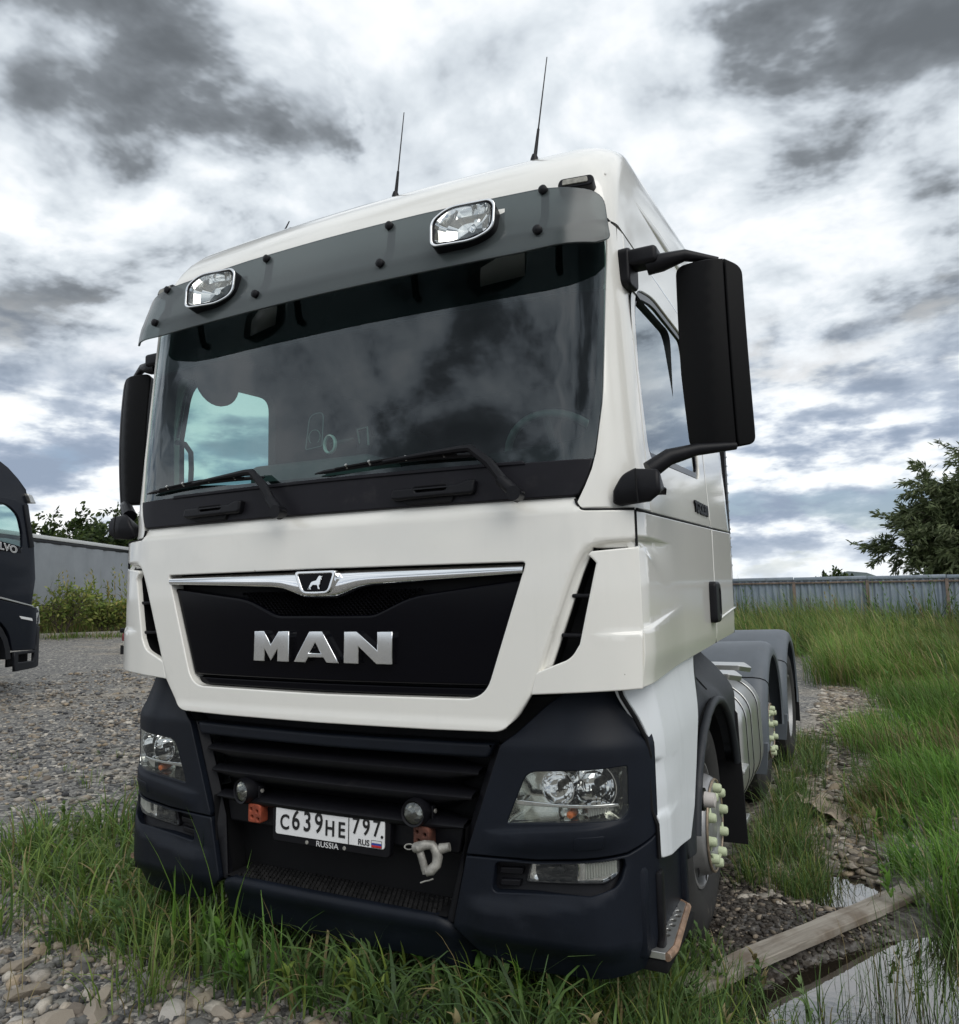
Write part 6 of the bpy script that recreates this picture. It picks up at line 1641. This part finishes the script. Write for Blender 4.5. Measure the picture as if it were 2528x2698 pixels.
DKG = [(0.035, 0.06, 0.018), (0.05, 0.08, 0.022), (0.028, 0.045, 0.016), (0.08, 0.11, 0.03)]
tree('willow_tree', 'slender dark willow with drooping twigs at the left of the clump behind the fence', 'tree', (5.15, 27.5, 0.2), 3.4, 1.0, 30000, (0.12, 0.30, 0.13), WIL, 3, 'trees behind the sheet fence', 4, 0.5, 0.05, (-0.3, 0))
tree('willow_tree', 'tallest willow of the clump behind the fence', 'tree', (6.1, 28.0, 0.2), 4.7, 1.4, 48000, (0.12, 0.30, 0.13), WIL, 8, 'trees behind the sheet fence', 4, 0.45, 0.05, (-0.3, 0))
tree('willow_tree', 'dense willow at the right edge of the photo behind the fence', 'tree', (7.4, 26.6, 0.2), 4.7, 1.6, 48000, (0.12, 0.30, 0.13), WIL, 12, 'trees behind the sheet fence', 5, 0.45, 0.02, (-0.3, 0))
tree('willow_bush', 'low olive bush in front of the willow clump behind the fence', 'bush', (6.2, 25.0, 0.2), 2.3, 1.3, 16000, (0.08, 0.18, 0.16), [(0.075, 0.085, 0.035), (0.06, 0.07, 0.03)], 21, None, 6, 0.3, 0.0)
LT = 'trees behind the grey trailer'
tree('poplar_tree', 'round windswept tree rising over the grey trailer', 'tree', (-26.9, 19.0, 0.5), 3.9, 1.4, 17000, (0.14, 0.30, 0.22), DKG, 31, LT, 4, 0.1, 0.0, (0.5, 0.3))
tree('poplar_tree', 'low dark green tree between the dark truck and the round tree', 'tree', (-28.0, 17.7, 0.5), 3.4, 1.5, 15000, (0.14, 0.30, 0.22), DKG, 33, LT, 4, 0.1, 0.0, (0.5, 0.3))
tree('poplar_tree', 'small tree beside the cab corner above the grey trailer', 'tree', (-26.3, 20.2, 0.5), 3.3, 1.2, 12000, (0.14, 0.30, 0.22), DKG, 35, LT, 3, 0.1, 0.0, (0.5, 0.3))
tree('poplar_tree', 'light green tree half hidden behind the cab of the white truck', 'tree', (-25.6, 21.4, 0.5), 3.4, 1.3, 12000, (0.14, 0.30, 0.22), DKG + LUSH[:1], 37, LT, 3, 0.1, 0.0, (0.5, 0.3))
BC = [(0.22, 0.27, 0.06), (0.16, 0.22, 0.05), (0.29, 0.30, 0.09), (0.13, 0.18, 0.045)]
for k, (x, y, h_, c_, lb) in enumerate(((-18.6, 12.0, 2.2, BC, 'tall green weed bush in front of the grey trailer'), (-18.0, 12.9, 1.6, BC, 'green weed bush between the tall bush and the yellow one'), (-17.4, 13.6, 1.6, BC + [(0.33, 0.27, 0.08)] * 2, 'yellowing weed bush next to the cab of the white truck'), (-19.4, 11.2, 1.9, BC, 'green weed bush beside the dark truck'))):
    tree('weed_bush', lb, 'bush', (x, y, gh(x, y)), h_ * 0.60, 0.5, 1300, (0.09, 0.18, 0.2), c_, 60 + k, 'weeds before the grey trailer', 7, 0.1, 0.0, (0.3, 0.1))
for k, (x, y, h_) in enumerate(((-0.9, 62, 3.6), (0.4, 64, 4.2), (3.4, 66, 3.2), (4.6, 70, 3.0), (-4.0, 60, 2.8))):
    tree('distant_tree', ('small distant tree over the fence nearest the open middle of the field', 'tallest of the small distant trees over the fence', 'small distant tree over the fence next to the willow clump', 'farthest small distant tree, almost behind the willow clump', 'leftmost small distant tree over the fence, beside the cab')[k], 'tree', (x, y, 0.4), h_ * 0.42, 1.0, 1100, (0.25, 0.5, 0.25), DKG, 80 + k, 'distant trees above the fence', 2, 0.0, 0.0)
V, F = [], []
for i in range(60):
    x = -260 + 520 * i / 59; h_ = 4 + 3 * math.sin(i * 0.5) + 2 * math.sin(i * 1.3 + 1)
    V += [(x, 420, -2), (x, 426, h_ * 0.5), (x, 440, h_), (x, 480, -2)]
    if i: a = 4 * i; F += [(a - 4, a, a + 1, a - 3), (a - 3, a + 1, a + 2, a - 2), (a - 2, a + 2, a + 3, a - 1)]
tag(mesh('hills', V, F, pmat('far_wood', (0.075, 0.10, 0.10), 0.95, var=0.25, vscale=0.08)), kind='structure')

# ---- kerb and grey trailer at the far side of the yard
KB = empty('kerb', (-18.2, 12.35, 0.5), rz=math.atan2(2.35, 1.9)); tag(KB, 'low concrete kerb of slabs at the far edge of the yard', 'kerb')
CONC = pmat('old_concrete', (0.26, 0.245, 0.22), 0.85, var=0.25, vscale=4, bump=0.4, bscale=60)
for k in range(-3, 4): box('slab', (k * 1.52, 0.0, 0.08), (1.5, 0.18, 0.26), CONC, KB, bev=0.015)
TRL = empty('grey_trailer', (-18.1, 8.2, 0.55), rz=math.atan2(6.15, -3.37)); tag(TRL, 'long grey trailer side with white top rail behind the bushes', 'trailer')
TARP = pmat('grey_tarpaulin', (0.27, 0.29, 0.31), 0.6, var=0.08, vscale=0.8, streak=0.2)
RAILW = pmat('white_rail', (0.62, 0.63, 0.62), 0.5)
LN = 13.6
V, F = [], []; n = 68
for i in range(n + 1):
    x = LN * i / n; y = 0.02 * math.sin(i * 1.1) + 0.012 * math.sin(i * 2.7)
    for z in (0.95, 1.9, 2.85): V.append((x, y - 0.012 * (z == 1.9), z))
    if i: a = 3 * i; F += [(a - 3, a, a + 1, a - 2), (a - 2, a + 1, a + 2, a - 1)]
mesh('curtain', V, F, TARP, TRL)
box('top_rail', (LN / 2, 0.0, 3.02), (LN, 0.10, 0.12), RAILW, TRL, bev=0.01)
box('gutter', (LN / 2, 0.02, 2.905), (LN, 0.06, 0.11), BLACK, TRL, bev=0.01)
box('body', (LN / 2, 1.27, 1.95), (LN - 0.06, 2.4, 2.1), TARP, TRL, bev=0.02)
box('chassis', (LN / 2, 1.2, 0.80), (LN, 2.0, 0.22), BLACK, TRL, bev=0.02)
for k in range(3):
    lathe('wheel', [(-0.15, 0.28), (-0.16, 0.44), (-0.12, 0.50), (0.12, 0.50), (0.16, 0.44), (0.15, 0.28), (0.1, 0.0)], RUBBER, TRL, n=24, axis='y', loc=(2.2 + k * 1.31, 0.25, 0.47))
for k in range(2): box('landing_leg', (LN - 3.0, 0.4 + 1.6 * k, 0.45), (0.12, 0.12, 0.8), BLACK, TRL)

# ---- the dark truck at the left edge
fh = math.atan2(0.96, -0.28)
VT = empty('dark_truck', (-8.85, 4.79, 0.0), rz=fh); VT.scale = (-1, 1, 1); tag(VT, 'dark blue truck with large window lettering at the left edge of the yard', 'truck')
# local: +x runs back from the nose, the side seen by the camera lies at y = 0 (outward -y), z up from the datum
DKB = pmat('dark_blue_paint', (0.005, 0.007, 0.013), 0.32, coat=0.12, spec=0.25, var=0.1, vscale=3, dirt=((0.05, 0.048, 0.045), 0.2))
DKP = pmat('dark_truck_plastic', (0.010, 0.011, 0.014), 0.55, spec=0.3)
BW = 2.46
def vside(name, pts, m_, par=VT, off=0.0, r=0.012, g=0.1, holes=(), depth=0.03):
    return skin(name, rp(pts), lambda x, z: (x, -off + 0.10 * max(0, 0.25 - x) ** 2 * 8, z), m_, par, out=(0, -1, 0), g=g, r=r, depth=depth, holes=holes)
vwin = rp([(0.44, 2.60), (0.52, 2.84, 0.1), (0.72, 2.97, 0.1), (1.55, 3.00, 0.05), (1.55, 2.46), (0.92, 2.45), (0.60, 2.34, 0.06), (0.42, 2.36, 0.05)])
vside('cab_side', [(0.20, 1.56), (0.13, 1.95), (0.19, 2.40), (0.36, 3.00), (0.60, 3.06), (2.25, 3.10), (2.25, 1.76), (0.80, 1.69)], DKB, holes=[vwin], g=0.08)
vside('window', vwin, SIDEGLASS, off=-0.02, r=0, depth=0)
vside('door_decal', [(0.44, 2.305), (0.475, 2.405, 0.03), (0.92, 2.47), (1.55, 2.48), (1.55, 2.33), (0.8, 2.32)], GLOSS, off=0.004, r=0.003, depth=0.004)
tx = text_mesh('lettering', 'VOLVO', 0.135, PRINT, VT, loc=(0.81, -0.012, 2.385), rot=(R(90), 0, 0), ext=0.001, sx=-1.25, bold=0.004)
tx2 = text_mesh('lettering_inner', 'VOLVO', 0.135, GLOSS, VT, loc=(0.81, -0.014, 2.385), rot=(R(90), 0, 0), ext=0.001, sx=-1.25, bold=-0.004)
for q_ in (tx, tx2):
    for v in q_.data.vertices: v.co.y += 0.16 * v.co.x
vside('lower_body', [(0.015, 1.27), (0.02, 1.53), (0.20, 1.545), (0.80, 1.66), (1.1, 1.72), (1.0, 1.40), (0.80, 1.38, 0.1), (0.62, 1.20, 0.1), (0.55, 0.95), (0.06, 0.93)], DKB, off=0.02)
vside('bumper_end', [(-0.005, 0.70, 0.03), (0.0, 1.26), (0.06, 1.26), (0.10, 0.93), (0.52, 0.93), (0.50, 0.66), (0.06, 0.68)], DKP, off=0.03, holes=[rp([(0.14, 0.78), (0.14, 0.89), (0.44, 0.89), (0.44, 0.78)])])
vside('step_recess', [(0.10, 0.72), (0.10, 0.92), (0.50, 0.92), (0.50, 0.72)], DEEP, off=-0.10, r=0.002)
vside('trim_strip', [(0.19, 1.545), (0.20, 1.565), (0.80, 1.695), (1.6, 1.80), (1.6, 1.78), (0.80, 1.672)], ALU, off=0.03, r=0.003)
vside('side_marker', [(0.20, 1.345), (0.215, 1.385), (0.45, 1.425), (0.42, 1.385)], PRINT, off=0.03, r=0.003, depth=0.01)
vside('front_corner', [(-0.02, 1.30), (0.05, 1.55), (0.12, 1.52), (0.10, 1.30)], PRINT, off=0.02, r=0.004, depth=0.02).data.materials[0] = ALU
# roof and air deflector
V, F = [], []
prof = [(0.36, 3.00), (0.37, 3.12), (0.40, 3.22), (0.51, 3.365), (0.70, 3.495), (0.90, 3.585), (1.3, 3.72), (2.25, 3.85), (2.25, 3.05)]
for y, k in ((0.0, 0.0), (0.06, -0.02), (0.10, -0.05), (BW - 0.10, -0.05), (BW, 0.0)):
    for x, z in prof: V.append((x + (k * 0.5), y + 0.04 * (z > 3.3), z - k * 0.6))
n = len(prof)
for i in range(4):
    for j in range(n - 1): F.append((i * n + j, i * n + j + 1, (i + 1) * n + j + 1, (i + 1) * n + j))
F += [tuple(reversed(range(n))), tuple(4 * n + j for j in range(n))]
mesh('roof', V, F, DKB, VT, sharp=30)
box('body', (1.20, BW / 2 + 0.03, 1.63), (2.0, BW - 0.10, 0.10), DKB, VT)
box('front_face', (0.24, BW / 2, 1.65), (0.30, BW - 0.10, 1.35), DKB, VT, bev=0.08)
skin('windscreen', [(0.10, 2.35), (0.12, 3.0), (BW - 0.12, 3.0), (BW - 0.1, 2.35)], lambda y, z: (0.17 + (z - 2.35) * 0.30, y, z), SIDEGLASS, VT, out=(-1, 0, 0), g=0.3, r=0.0, depth=0)
box('far_side', (1.2, BW - 0.02, 2.0), (2.0, 0.04, 0.9), DKB, VT)
box('roof_lining', (1.25, BW / 2, 3.03), (1.6, BW - 0.1, 0.04), DKP, VT)
lampv = skin('corner_lamp', rp([(0.25, 3.035), (0.36, 3.03), (0.42, 3.16), (0.33, 3.145)]), lambda x, z: (x, -0.05, z), ALU, VT, out=(0, -1, 0), g=0.05, r=0.01, depth=0.25)
box('pillar', (0.33, 0.02, 2.70), (0.08, 0.08, 0.62), DKP, VT, rot=(0, R(14), 0))
tube('steering_rim', [(0.75 + 0.14 * math.cos(a), 0.55 + 0.2 * math.sin(a), 2.45 + 0.15 * math.cos(a)) for a in [2 * math.pi * k / 24 for k in range(25)]], 0.018, DKP, VT, n=6)
for yy in (0.15, BW - 0.15):
    lathe('wheel', [(-0.15, 0.28), (-0.16, 0.44), (-0.12, 0.50), (0.12, 0.50), (0.16, 0.44), (0.15, 0.28), (0.1, 0.0)], RUBBER, VT, n=32, axis='y', loc=(1.28, yy, 0.82))
V, F = [], []
for k in range(15):
    a = R(178 - 176 * k / 14); V += [(1.28 + 0.62 * math.cos(a), -0.02, 0.82 + 0.60 * math.sin(a)), (1.28 + 0.62 * math.cos(a), 0.5, 0.82 + 0.60 * math.sin(a)), (1.28 + 0.70 * math.cos(a), -0.025, 0.82 + 0.68 * math.sin(a))]
    if k: a_ = 3 * k; F += [(a_ - 3, a_, a_ + 1, a_ - 2), (a_ - 3, a_ - 1, a_ + 2, a_)]
mesh('wheel_arch', V, F, DKP, VT)
box('rear_wall', (2.22, BW / 2, 2.35), (0.06, BW - 0.04, 1.50), DKB, VT)
box('chassis', (3.2, BW / 2, 0.95), (3.4, 0.9, 0.26), DKP, VT)
for yy in (0.2, BW - 0.2):
    lathe('wheel', [(-0.15, 0.28), (-0.16, 0.44), (-0.12, 0.50), (0.12, 0.50), (0.16, 0.44), (0.15, 0.28), (0.1, 0.0)], RUBBER, VT, n=32, axis='y', loc=(4.6, yy, 0.82))
box('underbody', (1.3, BW / 2, 1.0), (1.9, BW - 0.7, 0.6), DEEP, VT)
# ---- rear corner of a third truck behind the cab
P3 = empty('parked_truck', (-12.7, 9.4, gh(-12.7, 9.4)), rz=0.62); tag(P3, 'tail of a dark truck with red lamp and lettered mudflap behind the white cab', 'truck')
zo = -gh(-12.7, 9.4)
lp = box('tail_lamp', (0.10, -0.05, zo + 0.80), (0.36, 0.10, 0.17), TAILRED, P3, bev=0.02)
box('tail_lamp', (1.9, -0.05, zo + 0.80), (0.36, 0.10, 0.17), TAILRED, P3, bev=0.02)
box('lamp_glass', (0.12, -0.08, zo + 0.66), (0.34, 0.06, 0.11), MATS['marker_lens'], P3, bev=0.01)
box('rear_beam', (1.0, 0.05, zo + 0.94), (2.3, 0.14, 0.10), BLACK, P3, bev=0.02)
fl_ = box('mudflap', (0.12, 0.0, zo + 0.45), (0.50, 0.02, 0.34), FLAP, P3, bev=0.004)
text_mesh('lettering', 'DAF', 0.16, PRINT, fl_, loc=(0.02, -0.014, -0.07), rot=(R(90), 0, 0), ext=0.001, sx=1.3, bold=0.004)
box('mudflap', (1.9, 0.0, zo + 0.45), (0.50, 0.02, 0.34), FLAP, P3, bev=0.004)
box('frame_rail', (1.0, 2.2, zo + 0.9), (0.9, 4.4, 0.22), BLACK, P3, bev=0.02)
for xx in (0.12, 1.9):
    lathe('wheel', [(-0.25, 0.28), (-0.26, 0.44), (-0.22, 0.50), (0.22, 0.50), (0.26, 0.44), (0.25, 0.28), (0.1, 0.0)], RUBBER, P3, n=24, axis='x', loc=(xx, 0.75, zo + 0.60))
